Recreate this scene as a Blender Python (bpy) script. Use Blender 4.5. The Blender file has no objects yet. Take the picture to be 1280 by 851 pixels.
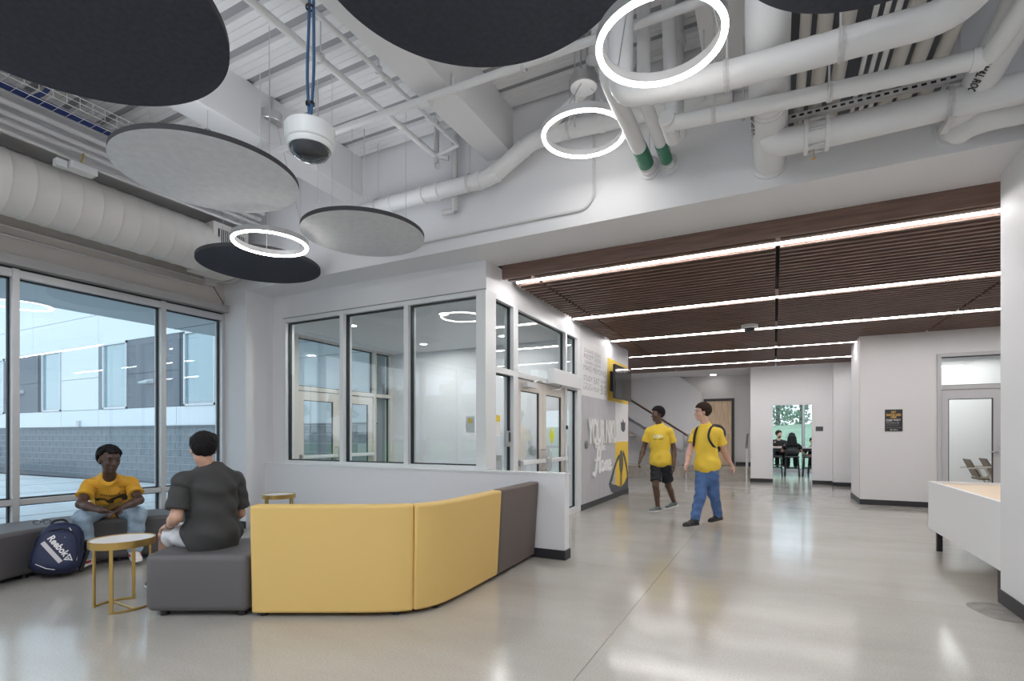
import bpy, bmesh, math, random
import numpy as np
from mathutils import Vector, Matrix, noise as mnoise

SC = bpy.context.scene
COL = SC.collection
random.seed(7)
PI = math.pi

# ---------------------------------------------------------------- camera
cam_d = bpy.data.cameras.new('camera')
cam_d.sensor_width = 36.0
cam_d.lens = 36.0 * 645.0 / 1280.0
cam_d.shift_y = (544.3 - 425.5) / 1280.0
cam_d.clip_start = 0.05
cam_d.clip_end = 500
cam = bpy.data.objects.new('camera', cam_d)
COL.objects.link(cam)
cam.location = (0, 0, 1.3)
cam.rotation_euler = (PI / 2, 0, math.atan2(328, 645))
SC.camera = cam

# ---------------------------------------------------------------- sky, lamps, exposure
SC.view_settings.view_transform = 'Standard'
SC.view_settings.look = 'None'
SC.view_settings.gamma = 1.0
SC.view_settings.use_curve_mapping = False
SC.view_settings.exposure = 0.50
SKY_STRENGTH = 1.45
LED_STRENGTH = 44.0
RING_STRENGTH = 24.0
SC.cycles.max_bounces = 10
SC.cycles.diffuse_bounces = 5
SC.cycles.glossy_bounces = 5
SC.cycles.transparent_max_bounces = 24
SC.cycles.caustics_reflective = False
SC.cycles.caustics_refractive = False
SC.cycles.sample_clamp_indirect = 6.0

world = bpy.data.worlds.new('overcast_sky')
SC.world = world
world.use_nodes = True
wn = world.node_tree
wn.nodes.clear()
w_out = wn.nodes.new('ShaderNodeOutputWorld')
w_bg = wn.nodes.new('ShaderNodeBackground')
w_tc = wn.nodes.new('ShaderNodeTexCoord')
w_sep = wn.nodes.new('ShaderNodeSeparateXYZ')
w_ramp = wn.nodes.new('ShaderNodeValToRGB')
w_ramp.color_ramp.elements[0].position = 0.0
w_ramp.color_ramp.elements[0].color = (0.80, 0.90, 0.98, 1)
w_ramp.color_ramp.elements[1].position = 0.7
w_ramp.color_ramp.elements[1].color = (0.58, 0.78, 1.0, 1)
wn.links.new(w_tc.outputs['Generated'], w_sep.inputs[0])
wn.links.new(w_sep.outputs['Z'], w_ramp.inputs[0])
wn.links.new(w_ramp.outputs[0], w_bg.inputs[0])
w_bg.inputs[1].default_value = SKY_STRENGTH
wn.links.new(w_bg.outputs[0], w_out.inputs[0])


def area_lamp(name, loc, sx, sy, power, color=(1, 1, 1), rot=(0, 0, 0)):
    d = bpy.data.lights.new(name, 'AREA')
    d.shape = 'RECTANGLE'
    d.size, d.size_y = sx, sy
    d.energy = power
    d.color = color
    o = bpy.data.objects.new(name, d)
    o.location = loc
    o.rotation_euler = rot
    COL.objects.link(o)
    return o

# added fill lamps, without fixtures, over the lobby behind the camera
for lx in (-4.9, -1.4, 1.4):
    for ly in (-2.6, -0.6):
        area_lamp('lobby_fill', (lx, ly, 4.4), 1.2, 0.6, 48, (0.90, 0.95, 1.0))
# unseen fill lamps added above the felt discs to brighten the white deck
for lx, ly, lz in ((-3.16, 1.17, 3.5), (-4.09, 2.63, 3.5), (-1.26, 2.08, 3.7), (.49, 2.37, 3.5), (-3.67, 3.94, 3.4), (-5.43, 4.1, 3.4)):
    area_lamp('deck_fill', (lx, ly, lz), 0.5, 0.5, 2.5, (0.92, 0.96, 1.0), (PI, 0, 0))
# vestibule ceiling lamps
for lx, ly in ((-5.70, 5.87), (-4.03, 5.87), (-5.69, 7.64), (-4.05, 7.62)):
    area_lamp('vestibule_downlight', (lx, ly, 2.955), 0.12, 0.12, 11, (1.0, 0.98, 0.95))
# lamp of the glazed meeting room on the right and of the study room at the back
area_lamp('meeting_room_lamp', (3.35, 13.9, 3.05), 2.4, 2.4, 58, (1, 0.98, 0.93))
area_lamp('study_room_lamp', (0.6, 18.5, 3.1), 2.0, 1.2, 50, (0.95, 0.98, 1))

# ---------------------------------------------------------------- mesh helpers
class MB:
    def __init__(s):
        s.v = []; s.f = []; s.m = []; s.sm = []

    def add(s, vs, fs, m=0, smooth=False):
        b = len(s.v)
        s.v.extend([tuple(p) for p in vs])
        for f in fs:
            s.f.append([b + i for i in f]); s.m.append(m); s.sm.append(smooth)
        return s

    def box(s, x0, x1, y0, y1, z0, z1, m=0):
        vs = [(x0, y0, z0), (x1, y0, z0), (x1, y1, z0), (x0, y1, z0), (x0, y0, z1), (x1, y0, z1), (x1, y1, z1), (x0, y1, z1)]
        return s.add(vs, [(3, 2, 1, 0), (4, 5, 6, 7), (0, 1, 5, 4), (1, 2, 6, 5), (2, 3, 7, 6), (3, 0, 4, 7)], m)

    def obox(s, c, ax, ay, az, hx, hy, hz, m=0):
        c = Vector(c); ax = Vector(ax).normalized() * hx; ay = Vector(ay).normalized() * hy; az = Vector(az).normalized() * hz
        vs = [c + i * ax + j * ay + k * az for k in (-1, 1) for i, j in ((-1, -1), (1, -1), (1, 1), (-1, 1))]
        return s.add(vs, [(3, 2, 1, 0), (4, 5, 6, 7), (0, 1, 5, 4), (1, 2, 6, 5), (2, 3, 7, 6), (3, 0, 4, 7)], m)

    def prism(s, poly, z0, z1, m=0, axis='z', smooth=False):
        n = len(poly)
        if axis == 'z':
            P = lambda a, b, c: (a, b, c)
        elif axis == 'x':
            P = lambda a, b, c: (c, a, b)
        else:
            P = lambda a, b, c: (a, c, b)
        vs = [P(a, b, z0) for a, b in poly] + [P(a, b, z1) for a, b in poly]
        fs = [tuple(range(n))[::-1], tuple(range(n, 2 * n))] + [(i, (i + 1) % n, n + (i + 1) % n, n + i) for i in range(n)]
        return s.add(vs, fs, m, smooth)

    def tube(s, pts, r, seg=12, closed=False, m=0, caps=True, smooth=True):
        pts = [Vector(p) for p in pts]
        n = len(pts)
        rs = r if isinstance(r, (list, tuple)) else [r] * n
        tang = []
        for i in range(n):
            if closed:
                t = pts[(i + 1) % n] - pts[i - 1]
            else:
                t = pts[min(i + 1, n - 1)] - pts[max(i - 1, 0)]
            tang.append(t.normalized() if t.length > 1e-9 else Vector((0, 0, 1)))
        up = Vector((0, 0, 1)) if abs(tang[0].z) < 0.9 else Vector((1, 0, 0))
        nrm = (up - tang[0] * up.dot(tang[0])).normalized()
        vs = []
        for i in range(n):
            nrm = (nrm - tang[i] * nrm.dot(tang[i])).normalized()
            bn = tang[i].cross(nrm)
            for k in range(seg):
                a = 2 * PI * k / seg
                vs.append(pts[i] + (nrm * math.cos(a) + bn * math.sin(a)) * rs[i])
        fs = []
        for i in range(n if closed else n - 1):
            j = (i + 1) % n
            for k in range(seg):
                k2 = (k + 1) % seg
                fs.append((i * seg + k, i * seg + k2, j * seg + k2, j * seg + k))
        b = len(s.v)
        s.add(vs, fs, m, smooth)
        if caps and not closed:
            s.add([], [], m)
            s.f.append([b + k for k in range(seg)][::-1]); s.m.append(m); s.sm.append(False)
            s.f.append([b + (n - 1) * seg + k for k in range(seg)]); s.m.append(m); s.sm.append(False)
        return s

    def lathe(s, prof, c=(0, 0, 0), seg=32, m=0, smooth=True, closed=False):
        vs = []; fs = []
        n = len(prof)
        for r, z in prof:
            for k in range(seg):
                a = 2 * PI * k / seg
                vs.append((c[0] + r * math.cos(a), c[1] + r * math.sin(a), c[2] + z))
        for i in range(n if closed else n - 1):
            j = (i + 1) % n
            for k in range(seg):
                k2 = (k + 1) % seg
                fs.append((i * seg + k, i * seg + k2, j * seg + k2, j * seg + k))
        b = len(s.v)
        s.add(vs, fs, m, smooth)
        if not closed:
            if prof[0][0] > 1e-6:
                s.f.append([b + k for k in range(seg)][::-1]); s.m.append(m); s.sm.append(False)
            if prof[-1][0] > 1e-6:
                s.f.append([b + (n - 1) * seg + k for k in range(seg)]); s.m.append(m); s.sm.append(False)
        return s

    def xform(s, M):
        s.v = [tuple(M @ Vector(p)) for p in s.v]
        return s

    def build(s, name, mats, parent=None, sharp=35, bevel=0.0, seg=2, local=False, fixn=False):
        if not isinstance(mats, (list, tuple)):
            mats = [mats]
        off = Vector((0, 0, 0))
        if parent is not None and not local:
            p = parent
            while p is not None:
                off += p.location; p = p.parent
        me = bpy.data.meshes.new(name)
        me.from_pydata([(p[0] - off.x, p[1] - off.y, p[2] - off.z) for p in s.v], [], s.f)
        for mt in mats:
            me.materials.append(mt)
        me.polygons.foreach_set('material_index', s.m)
        me.polygons.foreach_set('use_smooth', s.sm)
        me.update()
        if any(s.sm):
            me.set_sharp_from_angle(angle=math.radians(sharp))
        if fixn:
            bm = bmesh.new(); bm.from_mesh(me)
            bmesh.ops.recalc_face_normals(bm, faces=bm.faces)
            bm.to_mesh(me); bm.free()
        o = bpy.data.objects.new(name, me)
        COL.objects.link(o)
        if parent is not None:
            o.parent = parent
        if bevel > 0:
            md = o.modifiers.new('bevel', 'BEVEL')
            md.width = bevel; md.segments = seg; md.limit_method = 'ANGLE'
            md.angle_limit = math.radians(40)
            md.harden_normals = False
            me.polygons.foreach_set('use_smooth', [True] * len(me.polygons))
            me.set_sharp_from_angle(angle=math.radians(60))
        return o


def thing(name, label, cat, loc=(0, 0, 0), group=None):
    o = bpy.data.objects.new(name, None)
    o.empty_display_size = 0.1
    o.location = loc
    COL.objects.link(o)
    o['label'] = label; o['category'] = cat
    if group: o['group'] = group
    return o


def tag(o, label, cat, group=None):
    o['label'] = label; o['category'] = cat
    if group: o['group'] = group
    return o


def struct(o):
    o['kind'] = 'structure'
    return o


def stuff(o):
    o['kind'] = 'stuff'
    return o


def arc(c, r, a0, a1, n, z=None):
    out = []
    for i in range(n + 1):
        a = math.radians(a0 + (a1 - a0) * i / n)
        p = (c[0] + r * math.cos(a), c[1] + r * math.sin(a))
        out.append(p if z is None else (p[0], p[1], z))
    return out


def bend(pts, rad, n=6):
    """round the corners of a polyline for pipes"""
    pts = [Vector(p) for p in pts]
    out = [pts[0]]
    for i in range(1, len(pts) - 1):
        a = (pts[i - 1] - pts[i]); b = (pts[i + 1] - pts[i])
        r = min(rad, a.length * .49, b.length * .49)
        A = pts[i] + a.normalized() * r; B = pts[i] + b.normalized() * r
        for k in range(n + 1):
            t = k / n
            out.append(A.lerp(pts[i], t).lerp(pts[i].lerp(B, t), t))
    out.append(pts[-1])
    return out

# ---------------------------------------------------------------- materials
MATS = {}


def mat(name, color, rough=0.6, metal=0.0, var=0.0, scale=6.0, bump=0.0, bscale=80.0, spec=0.5, coat=0.0, stretch=None, color2=None, sheen=0.0):
    if name in MATS:
        return MATS[name]
    m = bpy.data.materials.new(name)
    m.use_nodes = True
    nt = m.node_tree
    b = nt.nodes['Principled BSDF']
    b.inputs['Base Color'].default_value = (*color, 1)
    b.inputs['Roughness'].default_value = rough
    b.inputs['Metallic'].default_value = metal
    b.inputs['Specular IOR Level'].default_value = spec
    b.inputs['Coat Weight'].default_value = coat
    b.inputs['Sheen Weight'].default_value = sheen
    if var > 0 or bump > 0:
        tc = nt.nodes.new('ShaderNodeTexCoord')
        mp = nt.nodes.new('ShaderNodeMapping')
        nt.links.new(tc.outputs['Object'], mp.inputs[0])
        if stretch: mp.inputs['Scale'].default_value = stretch
    if var > 0:
        nz = nt.nodes.new('ShaderNodeTexNoise')
        nz.inputs['Scale'].default_value = scale
        nz.inputs['Detail'].default_value = 6
        nt.links.new(mp.outputs[0], nz.inputs['Vector'])
        rp = nt.nodes.new('ShaderNodeValToRGB')
        rp.color_ramp.elements[0].position = 0.3; rp.color_ramp.elements[1].position = 0.7
        c2 = color2 or tuple(min(1, c * (1 + var)) for c in color)
        c1 = color if color2 else tuple(c * (1 - var) for c in color)
        rp.color_ramp.elements[0].color = (*c1, 1); rp.color_ramp.elements[1].color = (*c2, 1)
        nt.links.new(nz.outputs[0], rp.inputs[0]); nt.links.new(rp.outputs[0], b.inputs['Base Color'])
    if bump > 0:
        nb = nt.nodes.new('ShaderNodeTexNoise')
        nb.inputs['Scale'].default_value = bscale; nb.inputs['Detail'].default_value = 4
        nt.links.new(mp.outputs[0], nb.inputs['Vector'])
        bp = nt.nodes.new('ShaderNodeBump'); bp.inputs['Strength'].default_value = bump; bp.inputs['Distance'].default_value = 0.01
        nt.links.new(nb.outputs[0], bp.inputs['Height']); nt.links.new(bp.outputs[0], b.inputs['Normal'])
    MATS[name] = m
    return m


def emit(name, color, strength):
    m = bpy.data.materials.new(name); m.use_nodes = True
    nt = m.node_tree
    nt.nodes.clear()
    o = nt.nodes.new('ShaderNodeOutputMaterial'); e = nt.nodes.new('ShaderNodeEmission')
    e.inputs[0].default_value = (*color, 1); e.inputs[1].default_value = strength
    nt.links.new(e.outputs[0], o.inputs[0])
    return m


def glass(name, tint, gloss=(1, 1, 1)):
    """flat architectural glazing: Fresnel mix of see-through and mirror"""
    m = bpy.data.materials.new(name); m.use_nodes = True
    nt = m.node_tree; nt.nodes.clear()
    N = nt.nodes.new
    o = N('ShaderNodeOutputMaterial'); mx = N('ShaderNodeMixShader')
    tr = N('ShaderNodeBsdfTransparent'); gl = N('ShaderNodeBsdfGlossy')
    fr = N('ShaderNodeFresnel'); ge = N('ShaderNodeNewGeometry'); ior = N('ShaderNodeMix')
    ior.data_type = 'FLOAT'
    ior.inputs['A'].default_value = 1.52; ior.inputs['B'].default_value = 1 / 1.52
    nt.links.new(ge.outputs['Backfacing'], ior.inputs['Factor'])
    nt.links.new(ior.outputs[0], fr.inputs['IOR'])
    tr.inputs[0].default_value = (*tint, 1)
    gl.inputs['Color'].default_value = (*gloss, 1); gl.inputs['Roughness'].default_value = 0.0
    nt.links.new(fr.outputs[0], mx.inputs[0]); nt.links.new(tr.outputs[0], mx.inputs[1]); nt.links.new(gl.outputs[0], mx.inputs[2])
    nt.links.new(mx.outputs[0], o.inputs[0])
    return m


WALL = mat('white_wall_paint', (0.77, 0.77, 0.79), 0.55, bump=0.03, bscale=300)
WALLG = mat('pale_grey_wall_paint', (0.66, 0.65, 0.655), 0.55, bump=0.03, bscale=300)
DECK = mat('white_dryfall_paint', (0.80, 0.795, 0.80), 0.7, var=0.05, scale=2.5)
DECKD = mat('grey_acoustic_slot', (0.36, 0.36, 0.38), 0.8)
BASE = mat('black_vinyl_base', (0.022, 0.022, 0.026), 0.45)
ALU = mat('clear_anodised_aluminium', (0.60, 0.60, 0.61), 0.38, metal=0.35)
ALUD = mat('gasket_and_shade', (0.02, 0.025, 0.03), 0.6)  # gasket black, also painted as shade in the frame recesses
ALUW = mat('white_painted_frame', (0.74, 0.755, 0.765), 0.4)
DOORM = mat('beige_door_metal', (0.68, 0.64, 0.585), 0.42)
STEEL = mat('brushed_steel', (0.62, 0.62, 0.62), 0.3, metal=1.0)
BLACK = mat('black_plastic', (0.015, 0.015, 0.017), 0.4)
GLASS = glass('window_glass', (0.94, 0.965, 0.97))
GLASSV = glass('vestibule_glass', (0.93, 0.96, 0.965))
PIPEW = mat('white_insulation_jacket', (0.76, 0.76, 0.765), 0.5, bump=0.25, bscale=14)
PIPEG = mat('grey_painted_conduit', (0.62, 0.61, 0.615), 0.5)
PIPEB = mat('beige_insulation_jacket', (0.60, 0.575, 0.54), 0.55, bump=0.2, bscale=20)
GREEN = mat('green_pipe_band', (0.012, 0.17, 0.085), 0.4)
WOOD = mat('walnut_baffle', (0.165, 0.098, 0.076), 0.42, var=0.25, scale=3.0, stretch=(1, 14, 14))
WOODK = mat('black_ceiling_void', (0.012, 0.011, 0.011), 0.9)
MAPLE = mat('pale_maple', (0.72, 0.54, 0.36), 0.4, var=0.12, scale=4, stretch=(2, 14, 14))
DESKW = mat('white_laminate', (0.82, 0.83, 0.85), 0.35)
FABG = mat('charcoal_upholstery', (0.112, 0.105, 0.108), 0.5, bump=0.12, bscale=500)
FABB = mat('brown_grey_upholstery', (0.135, 0.108, 0.094), 0.62, bump=0.12, bscale=500)
FABY = mat('yellow_upholstery', (0.72, 0.49, 0.165), 0.6, bump=0.12, bscale=500)
BRASS = mat('brass_metal', (0.50, 0.33, 0.10), 0.35, metal=0.75)
TOPW = mat('white_table_top', (0.85, 0.85, 0.86), 0.25)
DISCD = mat('charcoal_felt', (0.036, 0.039, 0.054), 0.9, var=0.18, scale=30)
DISCL = mat('light_grey_felt', (0.68, 0.69, 0.71), 0.9, var=0.06, scale=14)
DISCE = mat('dark_disc_edge', (0.06, 0.058, 0.065), 0.8)
LED = emit('led_strip', (1.0, 0.975, 0.965), LED_STRENGTH)
RINGE = emit('led_ring', (1.0, 0.965, 0.93), RING_STRENGTH)
DOWNL = emit('downlight_lens', (1.0, 0.96, 0.9), 14.0)
# ================================================================ SETTING
def floor_material():
    m = bpy.data.materials.new('polished_concrete'); m.use_nodes = True
    nt = m.node_tree; b = nt.nodes['Principled BSDF']; N = nt.nodes.new
    tc = N('ShaderNodeTexCoord')
    n1 = N('ShaderNodeTexNoise'); n1.inputs['Scale'].default_value = 0.7; n1.inputs['Detail'].default_value = 5; n1.inputs['Roughness'].default_value = 0.6
    n2 = N('ShaderNodeTexNoise'); n2.inputs['Scale'].default_value = 90; n2.inputs['Detail'].default_value = 3
    n3 = N('ShaderNodeTexNoise'); n3.inputs['Scale'].default_value = 5.0; n3.inputs['Detail'].default_value = 8
    mp = N('ShaderNodeMapping'); mp.inputs['Scale'].default_value = (0.6, 1.6, 1)
    nt.links.new(tc.outputs['Object'], mp.inputs[0])
    nt.links.new(mp.outputs[0], n1.inputs['Vector']); nt.links.new(mp.outputs[0], n3.inputs['Vector'])
    nt.links.new(tc.outputs['Object'], n2.inputs['Vector'])
    r1 = N('ShaderNodeValToRGB')
    r1.color_ramp.elements[0].position = 0.32; r1.color_ramp.elements[0].color = (0.43, 0.40, 0.36, 1)
    r1.color_ramp.elements[1].position = 0.68; r1.color_ramp.elements[1].color = (0.52, 0.495, 0.455, 1)
    nt.links.new(n1.outputs[0], r1.inputs[0])
    r2 = N('ShaderNodeValToRGB')
    r2.color_ramp.elements[0].position = 0.35; r2.color_ramp.elements[0].color = (0.83, 0.83, 0.83, 1)
    r2.color_ramp.elements[1].position = 0.6; r2.color_ramp.elements[1].color = (1, 1, 1, 1)
    nt.links.new(n2.outputs[0], r2.inputs[0])
    mx = N('ShaderNodeMix'); mx.data_type = 'RGBA'; mx.blend_type = 'MULTIPLY'; mx.inputs['Factor'].default_value = 0.8
    nt.links.new(r1.outputs[0], mx.inputs['A']); nt.links.new(r2.outputs[0], mx.inputs['B'])
    nt.links.new(mx.outputs['Result'], b.inputs['Base Color'])
    mr = N('ShaderNodeMapRange'); mr.inputs['To Min'].default_value = 0.10; mr.inputs['To Max'].default_value = 0.25
    nt.links.new(n3.outputs[0], mr.inputs['Value']); nt.links.new(mr.outputs[0], b.inputs['Roughness'])
    b.inputs['Specular IOR Level'].default_value = 0.55
    b.inputs['Coat Weight'].default_value = 0.25; b.inputs['Coat Roughness'].default_value = 0.10
    bp = N('ShaderNodeBump'); bp.inputs['Strength'].default_value = 0.04; bp.inputs['Distance'].default_value = 0.02
    nt.links.new(n3.outputs[0], bp.inputs['Height']); nt.links.new(bp.outputs[0], b.inputs['Normal'])
    return m

CONC = floor_material()
JOINT = mat('joint_filler', (0.23, 0.21, 0.19), 0.6)
fl = struct(MB().box(-7.2, 4.6, -4.2, 21.2, -0.3, -0.012).build('floor', JOINT))
XB = [-7.2, -0.95, 4.6]; YB = [-4.2, 5.04, 10.6, 16.1, 21.2]
for i in range(2):
    for j in range(4):
        g = 0.0016
        MB().box(XB[i] + g, XB[i + 1] - g, YB[j] + g, YB[j + 1] - g, -0.02, 0).build('floor_slab', CONC, fl)
patch = MB()
patch.prism([(1.51 + 0.19 * math.cos(a) * (1 + .12 * math.sin(3 * a)), 5.02 + 0.27 * math.sin(a) * (1 + .1 * math.cos(2 * a))) for a in [2 * PI * k / 28 for k in range(28)]], 0, 0.0015)
patch.build('floor_patch', mat('dark_floor_patch', (0.29, 0.275, 0.255), 0.25, var=0.2, scale=12), fl)

# ---- west glazed wall
wW = struct(MB().box(-7.25, -7.05, -4.2, 4.74, 3.15, 4.75).build('wall_west', mat('warm_glow_wall', (0.60, 0.565, 0.53), 0.6)))  # beige puts the warm glow of the rings into the wall colour
win = bpy.data.objects.new('window_1', None); win.location = (-7.1, 0.5, 0); COL.objects.link(win); struct(win)
MY = [-4.17, -3.39, -1.93, -0.47, 0.99, 2.45, 3.91]
for y in MY:
    MB().box(-7.20, -7.04, y - 0.03, y + 0.03, 0.0, 3.04).build('mullion', ALU, win, bevel=0.004)
MB().box(-7.20, -7.04, 4.70, 4.76, 0.0, 3.04).build('mullion', ALU, win)
ye = MY + [4.73]


def pane(x0, x1, y0, y1, z0, z1, parent, gm, axis='x', gk=0.014):
    """one sheet of glass; its dark bars are gasket and painted recess shade"""
    b = MB()
    if axis == 'x':
        b.box((x0 + x1) / 2 - 0.004, (x0 + x1) / 2 + 0.004, y0, y1, z0, z1, 0)
        for a in ((y0, y0 + gk, z0, z1), (y1 - gk, y1, z0, z1), (y0, y1, z0, z0 + gk), (y0, y1, z1 - gk, z1)):
            b.box(x0, x1, *a, 1)
    else:
        b.box(x0, x1, (y0 + y1) / 2 - 0.004, (y0 + y1) / 2 + 0.004, z0, z1, 0)
        for a in ((x0, x0 + gk, z0, z1), (x1 - gk, x1, z0, z1), (x0, x1, z0, z0 + gk), (x0, x1, z1 - gk, z1)):
            b.box(a[0], a[1], y0, y1, a[2], a[3], 1)
    return b.build('glass_pane', [gm, ALUD], parent)

for a, c in zip(ye[:-1], ye[1:]):
    MB().box(-7.19, -7.045, a + 0.03, c - 0.03, 0.57, 0.63).build('rail', ALU, win, bevel=0.003)
    MB().box(-7.19, -7.045, a + 0.03, c - 0.03, 0.0, 0.07).build('sill', ALU, win)
    MB().box(-7.19, -7.045, a + 0.03, c - 0.03, 2.95, 3.03).build('head', ALU, win)
    pane(-7.15, -7.11, a + 0.03, c - 0.03, 0.63, 2.95, win, GLASS)
    pane(-7.15, -7.11, a + 0.03, c - 0.03, 0.07, 0.57, win, GLASS)
MB().box(-7.20, -7.062, -4.2, 4.745, 3.03, 3.16).build('gap_shade_strip', ALUD, win)  # solid dark strip painting the shade of the gap over the heads
struct(MB().box(-7.06, -6.94, -4.2, 4.74, 3.055, 3.15).build('trim_1', mat('grey_shade_pocket', (0.42, 0.41, 0.41), 0.5)))

# ---- south and east walls of the lobby (behind and beside the camera)
struct(MB().box(-7.25, 4.75, -4.4, -4.2, 0, 4.75).build('wall_south', WALL))
struct(MB().box(4.6, 4.8, -4.2, 16.0, 0, 4.75).build('wall_east', WALL))

# ---- corner column, bulkhead, soffit, pier
col = struct(MB().box(-7.09, -6.59, 4.745, 5.27, 0, 3.33).build('wall_corner', WALL, bevel=0.004))
bh = struct(MB().box(-7.25, 4.6, 4.74, 5.44, 3.33, 4.75).build('wall_north', WALL))
pier = struct(MB().box(1.57, 1.95, 2.2, 5.31, 0, 3.33).build('wall_pier', WALL, bevel=0.003))
struct(MB().box(1.558, 1.96, 2.19, 5.322, 0, 0.105).build('baseboard_pier', BASE))
struct(MB().box(-7.1, -6.578, 4.728, 4.74, 0, 0.1).build('baseboard_column', BASE))

# ---- ceiling: steel deck with flutes and acoustic slots, beams
dk = MB()
prof = []
y = -4.2
k = 0
while y < 4.74:
    prof += [(y, 4.65), (y + 0.06, 4.65), (y + 0.065, 4.658), (y + .07, 4.65), (y + .13, 4.65), (y + .135, 4.658), (y + .14, 4.65), (y + 0.20, 4.65), (y + 0.21, 4.685), (y + 0.29, 4.685), (y + 0.30, 4.65)]
    y += 0.30
for (a, b), (c, d) in zip(prof[:-1], prof[1:]):
    slot = (b == 4.685 and d == 4.685)
    dk.add([(-7.05, a, b), (4.6, a, b), (4.6, c, d), (-7.05, c, d)], [(0, 3, 2, 1)], 1 if slot else 0)
deck = struct(dk.build('ceiling', [DECK, DECKD]))
MB().box(-7.2, 4.6, -4.2, 4.74, 4.72, 4.8).build('deck_top', DECK, deck)
BEAMW = mat('white_beam_wrap', (0.75, 0.745, 0.755), 0.6)
for bx in (-6.72, -4.60, -2.55, -0.33, 1.9):
    struct(MB().box(bx - 0.155, bx + 0.155, -4.2, 4.74, 4.19, 4.66).build('trim_beam', BEAMW, bevel=0.006))

# ---- vestibule shell
ves = struct(MB().box(-7.0, -3.12, 5.32, 8.4, 2.965, 3.06).build('ceiling_vestibule', WALL))
for x, y, w_ in ((-5.70, 5.87, 'nearest the glazed outer doors'), (-4.03, 5.87, 'by the front glass'), (-5.69, 7.64, 'over the floor mat at the back'), (-4.05, 7.62, 'by the inner doors at the back')):
    d = thing('downlight', 'round recessed downlight in the vestibule ceiling ' + w_, 'downlight', (x, y, 2.965), 'vestibule downlights')
    MB().lathe([(0.062, -0.003), (0.08, -0.006), (0.085, -0.001), (0.062, -0.001)], (x, y, 2.965), 24, closed=True).build('trim_ring', WALL, d)
    MB().lathe([(0.0, -0.004), (0.063, -0.004)], (x, y, 2.965), 20).build('lens', DOWNL, d)
struct(MB().box(-7.25, -3.12, 8.42, 8.6, 0, 3.33).build('wall_vestibule_back', WALL))
struct(MB().box(-6.59, -2.97, 5.18, 5.32, 0, 0.90).box(-6.59, -2.97, 5.18, 5.32, 2.99, 3.33).box(-6.59, -6.36, 5.18, 5.32, 0.9, 2.99).build('wall_vestibule_front', WALL))
struct(MB().box(-3.12, -2.972, 5.32, 8.45, 3.0, 3.33).build('wall_vestibule_side', WALL))
struct(MB().box(-7.2, -7.0, 5.27, 8.4, 3.0, 3.33).build('wall_vestibule_west', WALL))

# low wall in front of the vestibule
lw = struct(MB().box(-6.59, -1.95, 5.045, 5.18, 0, 0.885).build('wall_low', WALL, bevel=0.002))
MB().box(-6.59, -1.94, 5.035, 5.19, 0.885, 0.905).build('cap', ALUW, lw)
struct(MB().box(-6.59, -1.938, 5.033, 5.19, 0, 0.10).build('baseboard_low', BASE))

# window_2: three lights over the low wall
w2 = bpy.data.objects.new('window_2', None); w2.location = (-4.7, 5.25, 0.9); COL.objects.link(w2); struct(w2)
for x0, x1 in ((-6.36, -6.31), (-5.25, -5.18), (-4.16, -4.09), (-3.10, -2.97)):
    MB().box(x0, x1, 5.17, 5.33, 0.905, 2.99).build('mullion', ALUW, w2, bevel=0.003)
for x0, x1 in ((-6.31, -5.25), (-5.18, -4.16), (-4.09, -3.10)):
    MB().box(x0, x1, 5.175, 5.325, 0.905, 0.945).build('sill', ALUW, w2)
    MB().box(x0, x1, 5.175, 5.325, 2.935, 2.99).build('head', ALUW, w2)
    pane(x0, x1, 5.225, 5.275, 0.945, 2.935, w2, GLASSV, 'y')
# grey strip painting the shade of the recess under the wall above
MB().box(-6.36, -2.965, 5.166, 5.18, 2.99, 3.0).build('recess_shade', mat('recess_shade_grey', (0.3, 0.31, 0.32), .6), w2)


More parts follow.
